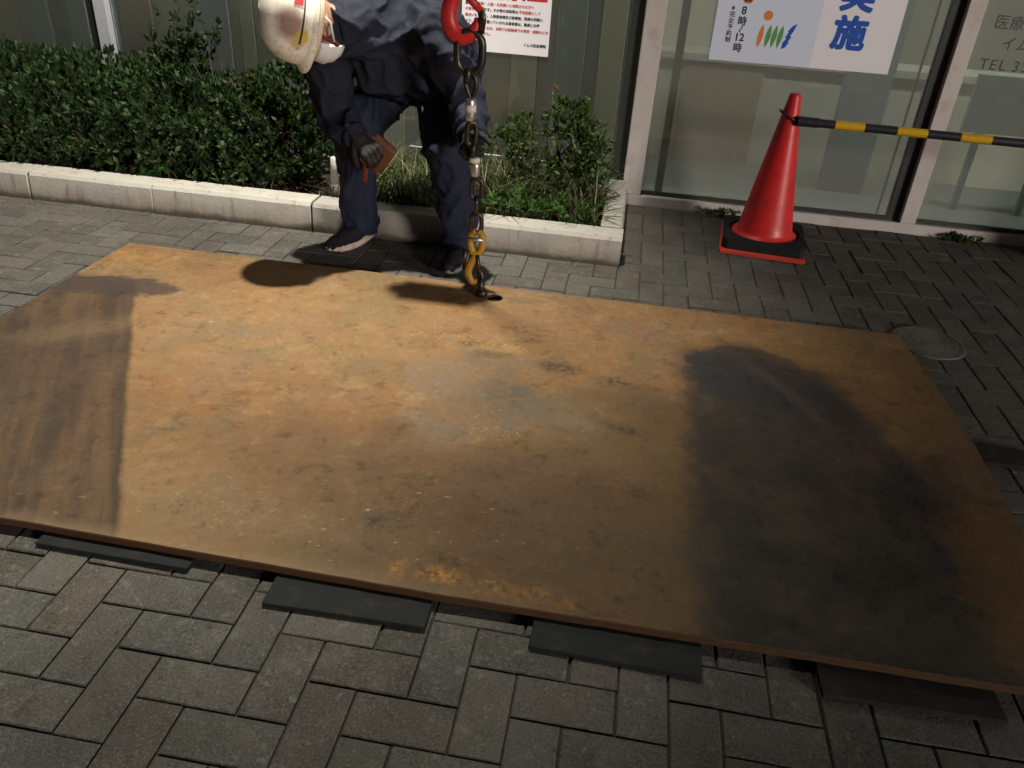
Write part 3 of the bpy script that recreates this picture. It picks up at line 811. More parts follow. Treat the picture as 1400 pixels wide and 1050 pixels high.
# ================================================================== cones and bar
CONE_C = Vector((1.572, 2.735, 0)); CROT = R(-6)
def make_cone(c, label):
    t_ = thing('traffic_cone', c, label, 'traffic cone', 'red traffic cones of the barrier')
    prof = [(.150, .024), (.150, .058), (.153, .063), (.152, .069), (.138, .072), (.131, .080)]
    for k in range(13):
        s_ = k/12; prof.append((.127+(.026-.127)*s_, .088+(.69-.088)*s_))
    prof += [(.0245, .700), (.020, .7055), (.012, .7065), (.010, .700), (.010, .66)]
    m = MB(); m.lathe(prof, c, 40); m.build('cone_shell', M_CONE, t_)
    m = MB(); m.box((c.x-.196, c.y-.196, .001), (c.x+.196, c.y+.196, .024), CROT, (c.x, c.y)); m.build('cone_foot', M_CONEBASE, t_, .006, 3)
    # rubber weight with a round opening
    bm = bmesh.new(); N = 48; hs = .188
    rings = []
    for z in (.0245, .074):
        o_, i_ = [], []
        for k in range(N):
            a = 2*math.pi*(k+.5)/N; ca, sa = math.cos(a), math.sin(a); q = hs/max(abs(ca), abs(sa))
            q = min(q, hs*1.33)
            o_.append(bm.verts.new((q*ca, q*sa, z))); i_.append(bm.verts.new((.160*ca, .160*sa, z)))
        rings.append((o_, i_))
    (o0, i0), (o1, i1) = rings
    for k in range(N):
        l = (k+1) % N
        bm.faces.new((o0[k], o0[l], o1[l], o1[k])); bm.faces.new((i0[l], i0[k], i1[k], i1[l]))
        bm.faces.new((o1[k], o1[l], i1[l], i1[k])); bm.faces.new((o0[l], o0[k], i0[k], i0[l]))
    bmesh.ops.recalc_face_normals(bm, faces=bm.faces)
    es = [e for e in bm.edges if e.calc_face_angle(0) > R(60)]
    bmesh.ops.bevel(bm, geom=es, offset=.005, segments=2, affect='EDGES', clamp_overlap=True)
    me = bpy.data.meshes.new('cone_weight'); bm.to_mesh(me); bm.free()
    me.transform(Matrix.Translation(c) @ Matrix.Rotation(CROT, 4, 'Z'))
    put('cone_weight', me, M_RUBBER, t_)
    return t_
make_cone(CONE_C, 'red plastic traffic cone in a black rubber weight by the glass door')
B0 = Vector((1.617, 2.690, .598)); B1 = Vector((3.38, 2.62, .600))
CONE2 = B1 + Vector((.05, .045, 0)); CONE2.z = 0
make_cone(CONE2, 'second red traffic cone at the far right end of the striped bar')
bar = thing('barrier_bar', (B0+B1)/2, 'black and yellow striped bar hung on the red cone', 'barrier bar')
d = (B1-B0).normalized(); L = (B1-B0).length
m = MB(); m.tube([B0, B1], .0185, 20, split=True); m.build('pole', M_BARBLACK, bar)
s0 = .140
while s0 + .15 < L:
    m = MB(); m.tube([B0+d*s0, B0+d*(s0+.124)], .0190, 20, caps=False); m.build('yellow_band', M_BARYELLOW, bar); s0 += .260
m = MB(); m.tube([B0-d*.02, B0+d*.07], .0215, 20, split=True); m.build('end_cap', M_BARBLACK, bar)
m = MB(); m.tube([B1-d*.07, B1+d*.02], .0215, 20, split=True); m.build('end_cap', M_BARBLACK, bar)
for cc, p0 in ((CONE_C, B0), (CONE2, B1)):
    rr = .049; m = MB()
    m.tube([(cc.x+rr*math.cos(a), cc.y+rr*math.sin(a), .606 - .022*math.cos(a)) for a in [2*math.pi*k/28 for k in range(28)]], .0055, 8, closed=True)
    m.build('hanging_ring', M_BARBLACK, bar)

# ================================================================== shrubs
def leaf_rosettes(pts, nrm, per, size, spread, rs):
    """many folded leaves; pts/nrm numpy arrays. returns verts, faces"""
    n = len(pts); N = n*per
    P = np.repeat(pts, per, 0); A = np.repeat(nrm, per, 0)
    rnd = rs.normal(size=(N, 3)); D = A + spread*rnd; D /= np.linalg.norm(D, axis=1, keepdims=True)
    U = np.cross(D, rs.normal(size=(N, 3))); U /= np.linalg.norm(U, axis=1, keepdims=True)
    W = np.cross(U, D)
    L = size*rs.uniform(.45, 1.45, (N, 1)); w = L*rs.uniform(.20, .30, (N, 1))
    base = P + rs.normal(size=(N, 3))*size*.12
    v0 = base; v1 = base + D*L*.5 + U*w - W*L*.06; v2 = base + D*L*.5 - U*w - W*L*.06; vm = base + D*L*.55 + W*L*.05; v3 = base + D*L + W*L*-.10
    V = np.stack([v0, v1, v3, v2, vm], 1).reshape(-1, 3)
    i = np.arange(N)[:, None]*5
    F = np.concatenate([i+np.array([[0, 1, 4]]), i+np.array([[1, 2, 4]]), i+np.array([[2, 3, 4]]), i+np.array([[3, 0, 4]])], 0)
    return V, F
def np_mesh(name, V, F, mat, parent):
    me = bpy.data.meshes.new(name)
    me.vertices.add(len(V)); me.vertices.foreach_set('co', V.astype(np.float32).ravel())
    k = F.shape[1]
    me.loops.add(F.size); me.loops.foreach_set('vertex_index', F.astype(np.int32).ravel())
    me.polygons.add(len(F)); me.polygons.foreach_set('loop_start', (np.arange(len(F))*k).astype(np.int32))
    me.update(calc_edges=True); me.validate()
    return put(name, me, mat, parent)
def shrub(name, lobes, count, per, size, mat, label, group, stems, rs, shoots=(), shell=.72):
    """lobes: list of (centre, radii); clusters sit near the lobes' skins with gaps"""
    base = Vector((sum(l[0][0] for l in lobes)/len(lobes), sum(l[0][1] for l in lobes)/len(lobes), .06))
    t_ = thing(name, base, label, 'shrub', group)
    pts, nr = [], []
    vol = np.array([l[1][0]*l[1][1]*l[1][2] for l in lobes])**.67; vol /= vol.sum()
    tries = 0
    while len(pts) < count and tries < count*30:
        tries += 1
        c, r = lobes[rs.choice(len(lobes), p=vol)]
        c = np.array(c); r = np.array(r)
        d = rs.normal(size=3); d /= np.linalg.norm(d)
        q = rs.uniform(shell, 1.06) if rs.random() < .8 else rs.uniform(.2, shell)
        p = c + d*r*q
        g = mn.noise(Vector(p*7.5)) + .5*mn.noise(Vector(p*19))
        if g < -.10: continue                     # gaps
        p = p + d*.05*mn.noise(Vector(p*5+7))
        if p[1] > 3.15 or p[2] < .09 or (p[1] < 2.40 and p[2] < .16): continue
        if p[1] < 2.33: continue
        nn = d/r; nn /= np.linalg.norm(nn)
        pts.append(p); nr.append(nn*.8 + np.array([0, -.05, .75]))
    for (s, e) in shoots:
        s, e = np.array(s), np.array(e)
        for k in range(int(np.linalg.norm(e-s)/.012)):
            p = s+(e-s)*rs.uniform(0, 1) + rs.normal(size=3)*.018
            pts.append(p); nr.append((e-s)/np.linalg.norm(e-s)*.7+rs.normal(size=3)*.5)
    V, F = leaf_rosettes(np.array(pts), np.array(nr), per, size, .75, rs)
    np_mesh('foliage', V, F, mat, t_)
    m = MB()
    for (sx, sy) in stems:
        for k in range(rs.integers(4, 7)):
            c, r = lobes[rs.choice(len(lobes), p=vol)]
            e = np.array(c)+np.array(r)*rs.normal(size=3)*.45
            e[2] = max(e[2], .25)
            s = np.array([sx+rs.normal()*.02, sy+rs.normal()*.02, .05])
            mid = s*.55+e*.45+rs.normal(size=3)*.04
            m.tube([s, (s+mid)/2+rs.normal(size=3)*.012, mid, (mid+e)/2+rs.normal(size=3)*.02, e], [.008, .0065, .005, .0035, .002], 6)
            for j in range(3):
                e2 = e+rs.normal(size=3)*.09; m.tube([mid, (mid+e2)/2+rs.normal(size=3)*.015, e2], [.0035, .0025, .0012], 5)
    for (s, e) in shoots: m.tube([s, (Vector(s)+Vector(e))/2+Vector((.01, 0, 0)), e], [.004, .003, .0015], 5)
    m.build('branches', M_BARK, t_)
    return t_
rs = np.random.default_rng(3)
GH = 'shrubs of the planting bed'
shrub('hedge_shrub', [((-3.05, 2.75, .33), (.55, .34, .27)), ((-2.65, 2.72, .34), (.42, .34, .26)), ((-2.9, 2.55, .22), (.6, .17, .18))], 2600, 5, .034, M_LEAF, 'dense dark green hedge shrub at the far left of the planting bed', GH, [(-3.0, 2.75), (-2.7, 2.7)], rs)
shrub('hedge_shrub', [((-2.15, 2.74, .35), (.40, .34, .25)), ((-1.80, 2.72, .35), (.36, .34, .25)), ((-2.0, 2.55, .22), (.5, .17, .16))], 3000, 5, .034, M_LEAF, 'dense green hedge shrub in front of the bluish window frame', GH, [(-2.1, 2.74), (-1.8, 2.7)], rs)
shrub('hedge_shrub', [((-1.42, 2.74, .36), (.34, .33, .24)), ((-1.20, 2.70, .34), (.32, .32, .22)), ((-1.5, 2.54, .22), (.36, .16, .15)), ((-1.33, 2.78, .62), (.10, .10, .10))], 2700, 5, .034, M_LEAF, 'green hedge shrub with a leafy shoot sticking up above the others', GH, [(-1.4, 2.74), (-1.2, 2.7)], rs,
      shoots=[((-1.36, 2.78, .5), (-1.34, 2.76, .90)), ((-1.30, 2.8, .5), (-1.15, 2.8, .76)), ((-1.4, 2.78, .5), (-1.47, 2.78, .74)), ((-1.34, 2.78, .6), (-1.24, 2.75, .82))])
shrub('hedge_shrub', [((-.93, 2.74, .40), (.27, .30, .17)), ((-.72, 2.70, .39), (.17, .26, .15)), ((-.86, 2.88, .50), (.16, .18, .12)), ((-.78, 2.62, .27), (.26, .20, .13)), ((-.95, 2.52, .20), (.22, .14, .12))], 2500, 5, .032, M_LEAF, 'rounded green shrub on bare stems just left of the bending worker', GH, [(-.9, 2.75), (-.75, 2.72)], rs)
shrub('small_shrub', [((.36, 2.84, .38), (.10, .12, .09)), ((.27, 2.86, .34), (.10, .10, .07)), ((.42, 2.84, .30), (.09, .10, .07))], 190, 5, .030, M_LEAF2, 'small sparse shrub behind the chain', GH, [(.34, 2.86)], rs)
shrub('small_shrub', [((.56, 2.84, .44), (.10, .12, .10)), ((.66, 2.82, .40), (.12, .13, .11)), ((.60, 2.80, .30), (.13, .13, .09)), ((.71, 2.80, .30), (.09, .11, .09))], 430, 5, .032, M_LEAF2, 'leafy shrub with spreading stems near the end of the planting bed', GH, [(.60, 2.84), (.64, 2.82)], rs, shoots=[((.56, 2.84, .4), (.53, 2.84, .60)), ((.64, 2.84, .45), (.66, 2.83, .60))])

# weeds and long grass
def blades(n, xr, yr, hmin, hmax, rs, w=.0035, dens=None, z0=.07):
    V, F = [], []
    k = 0
    while k < n:
        x, y = rs.uniform(*xr), rs.uniform(*yr)
        if mn.noise((x*6, y*6, 2)) < -.18 and rs.random() < .75: continue
        k += 1
        h = rs.uniform(hmin, hmax)*(.55+.9*max(0, .5+mn.noise((x*3.1, y*3.1, 8)))); a = rs.uniform(0, 2*math.pi); bend = rs.uniform(.3, 1.5)*h
        dx, dy = math.cos(a), math.sin(a); ww = w*rs.uniform(.6, 1.4); s = len(V)
        pxx, pyy = -dy*ww, dx*ww
        for j, q in enumerate((0, .4, .75)):
            c = (x+dx*bend*q*q, y+dy*bend*q*q, z0+h*(q-.25*q*q*(bend/h))); tp = (1, .85, .55)[j]
            V += [(c[0]+pxx*tp, c[1]+pyy*tp, c[2]), (c[0]-pxx*tp, c[1]-pyy*tp, c[2])]
        V.append((x+dx*bend, y+dy*bend, z0+h*(1-.25*bend/h)))
        F += [(s, s+1, s+2), (s+1, s+3, s+2), (s+2, s+3, s+4), (s+3, s+5, s+4), (s+4, s+5, s+6)]
    return np.array(V), np.array(F)
wd = tag(bpy.data.objects.new('weeds', None), 'tangle of long grass and weeds growing inside the planting bed', 'weeds', kind='stuff'); COL.objects.link(wd); wd.location = (.2, 2.7, .07)
V, F = blades(3400, (-.40, .795), (2.40, 3.10), .06, .21, rs); np_mesh('grass_blades', V, F, M_GRASS, wd)['kind'] = 'stuff'
V, F = blades(160, (-1.3, -.5), (2.42, 2.75), .05, .16, rs, .0018); np_mesh('grass_blades', V, F, M_DRY, wd)['kind'] = 'stuff'
V, F = blades(260, (-.5, .79), (2.41, 3.0), .14, .30, rs, .0018); np_mesh('grass_blades', V, F, M_DRY, wd)['kind'] = 'stuff'
for (x, y, n, s_, r_) in ((.42, 2.52, 26, .05, .07), (.33, 2.50, 14, .04, .05), (.62, 2.50, 12, .04, .06), (.74, 2.56, 10, .03, .05), (-1.37, 2.45, 10, .05, .06), (-1.10, 2.46, 10, .04, .06), (-.30, 2.52, 8, .04, .05), (.05, 2.55, 16, .035, .10), (.2, 2.75, 18, .035, .12), (.55, 2.65, 16, .03, .10), (-.1, 2.8, 14, .035, .12)):
    p = np.stack([x+rs.normal(size=n)*r_, y+rs.normal(size=n)*r_*.6, .10+rs.uniform(0, .07, n)], 1)
    p[:, 1] = np.maximum(p[:, 1], 2.42)
    V, F = leaf_rosettes(p, np.tile([0, -.2, .9], (n, 1)), 4, s_, .8, rs); np_mesh('weed_leaves', V, F, M_WEED, wd)['kind'] = 'stuff'
# tufts at the foot of the sill
for x, n, lab in ((2.62, 46, 'low tuft of weeds at the foot of the right-hand window'), (1.40, 26, 'small tuft of weeds at the sill behind the traffic cone')):
    t_ = thing('weed_tuft', (x, 3.13, 0), lab, 'weeds')
    p = np.stack([x+rs.normal(size=n)*.055, 3.135+rs.uniform(-.03, .02, n), rs.uniform(.002, .022, n)], 1)
    V, F = leaf_rosettes(p, np.tile([0, -.3, .8], (n, 1)), 3, .026, .9, rs); np_mesh('leaves', V, F, M_LEAF2, t_)
# moss dabs along the kerb foot are in the kerb material; white marker post and a thin wire
mp = thing('marker_post', (-.462, 2.44, .06), 'short white plastic marker post behind the kerb beside the worker', 'post')
m = MB(); m.lathe([(.0185, .06), (.0185, .165), (.0170, .168)], (-.462, 2.44, 0), 20); m.build('post_sleeve', M_SOLEGREY, mp)
m = MB(); m.lathe([(.0165, .168), (.0130, .292), (.0105, .296), (1e-5, .297)], (-.462, 2.44, 0), 20); m.build('post_top', M_WHITEPVC, mp)
m = MB(); m.tube([(-.25, 3.0, .235), (.1, 3.02, .225), (.40, 3.05, .218), (.50, 3.10, .19), (.56, 3.12, .10)], .004, 6)
tag(m.build('garden_wire', M_WHITEPVC, None, 0, 2, (.2, 3.05, .2)), 'thin pale wire running low behind the weeds by the glass', 'wire')

# ================================================================== crane hook and sling
def smooth_path(pts, n=8):
    pts = [Vector(p) for p in pts]; out = []
    P = [pts[0]*2-pts[1]]+pts+[pts[-1]*2-pts[-2]]
    for i in range(1, len(P)-2):
        a, b, c, d_ = P[i-1], P[i], P[i+1], P[i+2]
        for k in range(n):
            t_ = k/n
            out.append(.5*((2*b)+(c-a)*t_+(2*a-5*b+4*c-d_)*t_*t_+(3*b-a-3*c+d_)*t_**3))
    out.append(pts[-1]); return out
def interp(vals, n):
    out = []
    for a, b in zip(vals[:-1], vals[1:]): out += [a+(b-a)*k/n for k in range(n)]
    return out+[vals[-1]]
HY = 1.735
hk = thing('crane_hook', (.27, HY, .92), 'red painted crane hook with dark safety latch beside the worker', 'crane hook')
hp = [(.290, HY, 1.17), (.284, HY, 1.115), (.252, HY, 1.065), (.236, HY, 1.015), (.246, HY, .970), (.278, HY, .946), (.312, HY, .956), (.330, HY, .985), (.333, HY, 1.008)]
hr = [.020, .021, .024, .027, .0285, .028, .023, .016, .009]
m = MB(); m.tube(smooth_path(hp, 8), interp(hr, 8), 18, flatdir=(0, 1, 0), flat=.80); m.build('hook_body', M_HOOKRED, hk)
m = MB(); m.tube([(.284, HY-.024, 1.085), (.318, HY-.020, 1.058), (.345, HY-.014, 1.032)], [.011, .013, .012], 10); m.build('latch_arm', M_HOOKRED, hk)
m = MB(); m.tube([(.345, HY-.012, 1.040), (.352, HY-.010, 1.005), (.350, HY-.008, .962)], [.0115, .0135, .0095], 12, flatdir=(0, 1, 0), flat=.5); m.build('latch_tongue', M_STEELDARK, hk)
m = MB(); m.lathe([(.024, 1.17), (.036, 1.18), (.036, 1.25), (.026, 1.27), (.026, 1.31)], (.290, HY, 0), 24); m.build('swivel', M_HOOKRED, hk)
m = MB(); m.box((.05, 1.70, 1.30), (.31, 1.80, 1.62)); m.build('hook_block', M_HOOKRED, hk, .03, 4)
m = MB(); m.tube([(.290, HY, 1.47), (.290, HY, 3.6), (.292, HY, 5.0)], .006, 8); m.build('hoist_rope', M_STEELDARK, hk)

sl = thing('chain_sling', (.36, 1.70, .05), 'dark chain sling hanging from the red hook down to the plate hole', 'chain sling')
def link(c, length, width, wire, ang, lean=0.0, mat=M_STEELDARK, name='chain_link'):
    """stadium loop; long axis along z, plane turned by ang about z"""
    c = Vector(c); pts = []; hl = length/2-wire; hw = width/2-wire; n = 8
    for k in range(n+1):
        a = math.pi*k/n; pts.append((hw*math.cos(a), hl-hw+hw*math.sin(a)))
    for k in range(n+1):
        a = math.pi+math.pi*k/n; pts.append((hw*math.cos(a), -(hl-hw)+hw*math.sin(a)))
    P = [c+Vector((x*math.cos(ang)+z*lean, x*math.sin(ang), z)) for x, z in pts]
    m = MB(); m.tube(P, wire, 12, closed=True); return m.build(name, mat, sl)
def cy_(z): return 1.688+.047*min(1, max(0, z))
link((.312, HY-.004, .900), .158, .112, .0135, R(4), 0, M_STEELDARK, 'master_link')
link((.313, cy_(.85), .828), .060, .050, .012, R(78), 0, M_STEELDARK, 'coupling_link')
# thimble eye narrowing into the first ferrule
m = MB()
P = smooth_path([(.320, cy_(.76), .752), (.303, cy_(.8), .795), (.300, cy_(.82), .823), (.313, cy_(.83), .838), (.333, cy_(.82), .823), (.338, cy_(.8), .795), (.326, cy_(.76), .752)], 6)
m.tube(P, .0075, 10); m.build('thimble_eye', M_STEELDARK, sl)
def ferrule(x, z0, z1, r, mat=M_STEEL):
    y = cy_((z0+z1)/2); h = z1-z0
    m = MB(); m.lathe([(r*.72, z0), (r*.95, z0+h*.10), (r, z0+h*.25), (r, z0+h*.72), (r*.92, z0+h*.9), (r*.7, z1)], (x, y, 0), 20); m.build('ferrule', mat, sl)
ferrule(.323, .678, .756, .0185)
m = MB(); m.lathe([(.0192, .710), (.0194, .722), (.0192, .734)], (.323, cy_(.72), 0), 20); m.build('white_tape', M_WHITETAPE, sl)
link((.330, cy_(.64), .638), .096, .052, .010, R(25)); link((.338, cy_(.58), .580), .062, .046, .0095, R(100))
m = MB(); m.lathe([(.013, .538), (.0205, .541), (.0205, .554), (.013, .557)], (.344, cy_(.55), 0), 18); m.build('collar', M_WHITETAPE, sl)
ferrule(.349, .488, .540, .0165)
link((.356, cy_(.45), .446), .094, .056, .0088, R(8)); link((.359, cy_(.38), .384), .080, .050, .0085, R(97)); link((.361, cy_(.32), .318), .092, .056, .0088, R(12))
# yellow clevis hook
hx = .366
m = MB()
yk = cy_(.2)
for s_ in (-1, 1):
    m.tube(smooth_path([(hx+s_*.004, yk, .292), (hx+s_*.021, yk, .272), (hx+s_*.022, yk-.004, .235), (hx+s_*.010, yk-.006, .205)], 6), interp([.012, .0135, .013, .014], 6), 12)
m.tube(smooth_path([(hx, yk-.006, .215), (hx-.002, yk-.008, .190), (hx-.020, yk-.008, .160), (hx-.027, yk-.008, .122), (hx-.012, yk-.008, .092), (hx+.010, yk-.008, .095)], 6), interp([.017, .0165, .015, .015, .0135, .008], 6), 14, flatdir=(0, 1, 0), flat=.8)
m.build('clevis_hook', M_CHAINYEL, sl)
m = MB(); m.tube([(hx-.026, yk-.012, .262), (hx+.028, yk-.012, .262)], .009, 10); m.build('clevis_pin', M_STEEL, sl)
m = MB(); m.tube([(hx+.006, yk-.016, .205), (hx+.014, yk-.016, .160), (hx+.014, yk-.014, .110)], [.008, .009, .006], 10); m.build('hook_latch', M_STEELDARK, sl)
m = MB(); m.tube([(hx-.040, yk-.004, .215), (hx-.046, yk-.004, .175), (hx-.044, yk-.004, .135)], [.009, .011, .007], 10); m.build('latch_guard', M_STEELDARK, sl)
# shackle gripping the plate through the hole
m = MB(); m.tube(smooth_path([(.372, 1.690, .125), (.384, 1.692, .135), (.393, 1.690, .118), (.392, 1.686, .098)], 5), .0085, 10); m.build('plate_link', M_STEELDARK, sl)
m = MB(); m.tube([(.389, 1.690, .110), (.392, 1.684, .075), (.394, 1.690, .038)], [.012, .0135, .012], 12); m.build('hook_shank', M_STEELDARK, sl)
m = MB(); m.lathe([(.019, .0365), (.021, .040), (.021, .057), (.017, .061)], (.395, 1.690, 0), 20); m.build('hook_foot', M_STEELDARK, sl)

# ================================================================== worker
def capsules(segs, voxel, smooth=6, fold=0.0, fscale=(1, 1, 1), fseed=0.0, name='body', clip=None):
    """tapered capsules fused into one continuous skin (voxel remesh), then cloth folds"""
    m = MB()
    for a, ra, b, rb in segs:
        a, b = Vector(a), Vector(b); n = 6
        d_ = (b-a); Lg = d_.length; t_ = d_/Lg if Lg > 1e-6 else Vector((0, 0, 1))
        pts, rad = [], []
        for k in range(5):
            q = math.pi/2*(1-k/4); pts.append(a-t_*ra*math.sin(q)); rad.append(max(ra*math.cos(q), ra*.02))
        for k in range(1, n): pts.append(a+d_*k/n); rad.append(ra+(rb-ra)*k/n)
        for k in range(5):
            q = math.pi/2*k/4; pts.append(b+t_*rb*math.sin(q)); rad.append(max(rb*math.cos(q), rb*.02))
        m.tube(pts, rad, 16)
    me = m.mesh(name)
    bm = bmesh.new(); bm.from_mesh(me); bmesh.ops.recalc_face_normals(bm, faces=bm.faces); bm.to_mesh(me); bm.free()
    ob = bpy.data.objects.new('tmp', me); COL.objects.link(ob)
    r = ob.modifiers.new('r', 'REMESH'); r.mode = 'VOXEL'; r.voxel_size = voxel; r.use_smooth_shade = True
    s = ob.modifiers.new('s', 'SMOOTH'); s.factor = .5; s.iterations = smooth
    dg = bpy.context.evaluated_depsgraph_get()
    out = bpy.data.meshes.new_from_object(ob.evaluated_get(dg)); bpy.data.objects.remove(ob)
    out.name = name
    if fold:
        vs = out.vertices; N = [v.normal.copy() for v in vs]
        for v, nn in zip(vs, N):
            p = v.co
            q = Vector((p.x*fscale[0]+fseed, p.y*fscale[1], p.z*fscale[2]))
            w = Vector((mn.noise(q*.45), mn.noise(q*.45+Vector((9, 3, 1))), mn.noise(q*.45+Vector((2, 7, 5)))))*1.1
            r1 = 1-abs(mn.noise(q+w)*2); r2 = 1-abs(mn.noise(q*2.1+w+Vector((4, 4, 4)))*2)
            v.co = p+nn*fold*(1.5*max(0, r1)**3.2+.7*max(0, r2)**3-.45)
    if clip:
        bm = bmesh.new(); bm.from_mesh(out)
        for co, no in clip:
            bmesh.ops.bisect_plane(bm, geom=bm.verts[:]+bm.edges[:]+bm.faces[:], plane_co=co, plane_no=no, clear_outer=True)
        bm.to_mesh(out); bm.free()
    for p in out.polygons: p.use_smooth = True
    return out
worker = thing('person', (0.0, 2.1, 0), 'person in navy workwear, white helmet and mask bending over to guide the chain', 'person')
pel = (.02, 2.42, .78); wai = (0, 2.28, .88); che = (-.06, 2.08, .905); nek = (-.13, 1.94, .92)
hR, hL = (.115, 2.38, .76), (-.085, 2.38, .76)
kR, aR = (.165, 2.000, .515), (.218, 2.115, .10)
kL, aL = (-.238, 2.075, .490), (-.245, 2.175, .105)
sR, sL = (.125, 2.005, .895), (-.270, 1.985, .825)
eR, wR = (.250, 2.010, .665), (.305, 1.822, .600)
eL, wL = (-.268, 1.965, .585), (-.148, 1.880, .545)
HC = Vector((-.262, 1.775, .948))
HU = Vector((-.74, -.60, .20)).normalized()
HF = Vector((.42, .33, -.85)); HF = (HF-HU*HF.dot(HU)).normalized()
HX = HF.cross(HU).normalized()            # head's side axis
HM = Matrix((HX, HF, HU)).transposed()    # local x side, y face, z crown
def hd(x, y, z): return HC + HM @ Vector((x, y, z))
# one continuous body: head, neck, trunk, arms, legs
body_segs = [(pel, .09, wai, .085), (wai, .085, che, .09), (che, .085, nek, .06), (nek, .055, hd(0, -.02, -.04), .052),
    (hd(0, -.02, .02), .088, hd(0, .005, .035), .085), (hd(0, .02, -.02), .07, hd(0, .045, -.075), .045), (hd(0, .085, -.012), .016, hd(0, .102, -.032), .013),
    (hd(.078, -.01, -.01), .018, hd(.082, -.012, -.035), .014), (hd(-.078, -.01, -.01), .018, hd(-.082, -.012, -.035), .014),
    (che, .08, sR, .050), (che, .08, sL, .050), (sR, .042, eR, .034), (eR, .034, wR, .024), (sL, .042, eL, .034), (eL, .034, wL, .024),
    (pel, .085, hR, .075), (pel, .085, hL, .075), (hR, .068, kR, .046), (kR, .045, aR, .032), (hL, .068, kL, .046), (kL, .045, aL, .032)]
put('body', capsules(body_segs, .011, 4), M_SKIN, worker)
# trousers
TR = [(pel, .150, hR, .118), (pel, .150, hL, .118), (hR, .115, kR, .082), (hL, .115, kL, .084),
      (kR, .080, (.196, 2.085, .30), .077), ((.196, 2.085, .30), .077, (.215, 2.115, .085), .070),
      (kL, .082, (-.245, 2.15, .30), .078), ((-.245, 2.15, .30), .078, (-.247, 2.175, .085), .072)]
put('trousers', capsules(TR, .0085, 5, .013, (8, 8, 5), 2.0, 'trousers', [((0, 0, .055), (0, 0, -1))]), M_NAVY2, worker)
# jacket: trunk and sleeves (slightly slimmer than the raw capsules)
def lerp(a, b, t_): return tuple(a[i]+(b[i]-a[i])*t_ for i in range(3))
JK = [((.02, 2.40, .80), .158, (-.01, 2.24, .89), .165), ((-.01, 2.24, .89), .165, (-.07, 2.06, .885), .160),
      ((.085, 2.30, .83), .13, (.06, 2.08, .875), .13), ((-.075, 2.30, .80), .13, (-.19, 2.06, .845), .125),
      ((-.02, 2.22, .74), .12, (-.08, 2.02, .80), .12), ((.02, 2.30, .72), .12, (.06, 2.12, .75), .11),
      ((-.09, 2.03, .90), .14, (-.175, 1.885, .925), .100), ((-.06, 2.10, .95), .12, (-.16, 1.92, .955), .095), ((-.175, 1.885, .925), .100, (-.200, 1.850, .920), .078),
      ((-.02, 2.06, .89), .12, sR, .092), ((-.12, 2.04, .86), .12, sL, .092),
      (sR, .090, lerp(sR, eR, .5), .078), (lerp(sR, eR, .5), .078, eR, .068), (eR, .066, lerp(eR, wR, .55), .056), (lerp(eR, wR, .55), .056, lerp(eR, wR, .95), .044),
      (sL, .090, lerp(sL, eL, .5), .080), (lerp(sL, eL, .5), .080, eL, .070), (eL, .068, lerp(eL, wL, .6), .056), (lerp(eL, wL, .6), .056, lerp(eL, wL, .95), .044)]
JK = [(a, ra*.94, b, rb*.94) for a, ra, b, rb in JK]
put('jacket', capsules(JK, .0085, 5, .020, (5, 8, 6.5), 5.0, 'jacket'), M_NAVY, worker)
m = MB(); cc = Vector((-.205, 1.848, .918)); ax = (HC-Vector(nek)).normalized()
u_ = ax.cross(Vector((0, 0, 1))).normalized(); w_ = ax.cross(u_)
ring = [cc+(u_*math.cos(a)*.078+w_*math.sin(a)*.072)+ax*.012*math.sin(2*a) for a in [2*math.pi*k/24 for k in range(24)]]
m.tube(ring, .017, 10, closed=True); m.build('collar', M_NAVY, worker)
for e_, w0 in ((eR, wR), (eL, wL)):
    p_ = Vector(lerp(e_, w0, .93)); a_ = (Vector(w0)-Vector(e_)).normalized(); u2 = a_.cross(Vector((.3, .2, .9))).normalized(); w2 = a_.cross(u2)
    m = MB(); m.tube([p_+(u2*math.cos(k*math.pi/10)+w2*math.sin(k*math.pi/10))*.044 for k in range(20)], .009, 8, closed=True, flatdir=a_, flat=1.8); m.build('cuff', M_NAVY, worker)
# hanging jacket hem strap between the legs
m = MB(); m.tube(smooth_path([(.03, 2.10, .66), (.045, 2.09, .60), (.05, 2.09, .535)], 4), .009, 8, flatdir=(0, 1, 0), flat=.35); m.build('waist_strap', M_NAVY, worker)
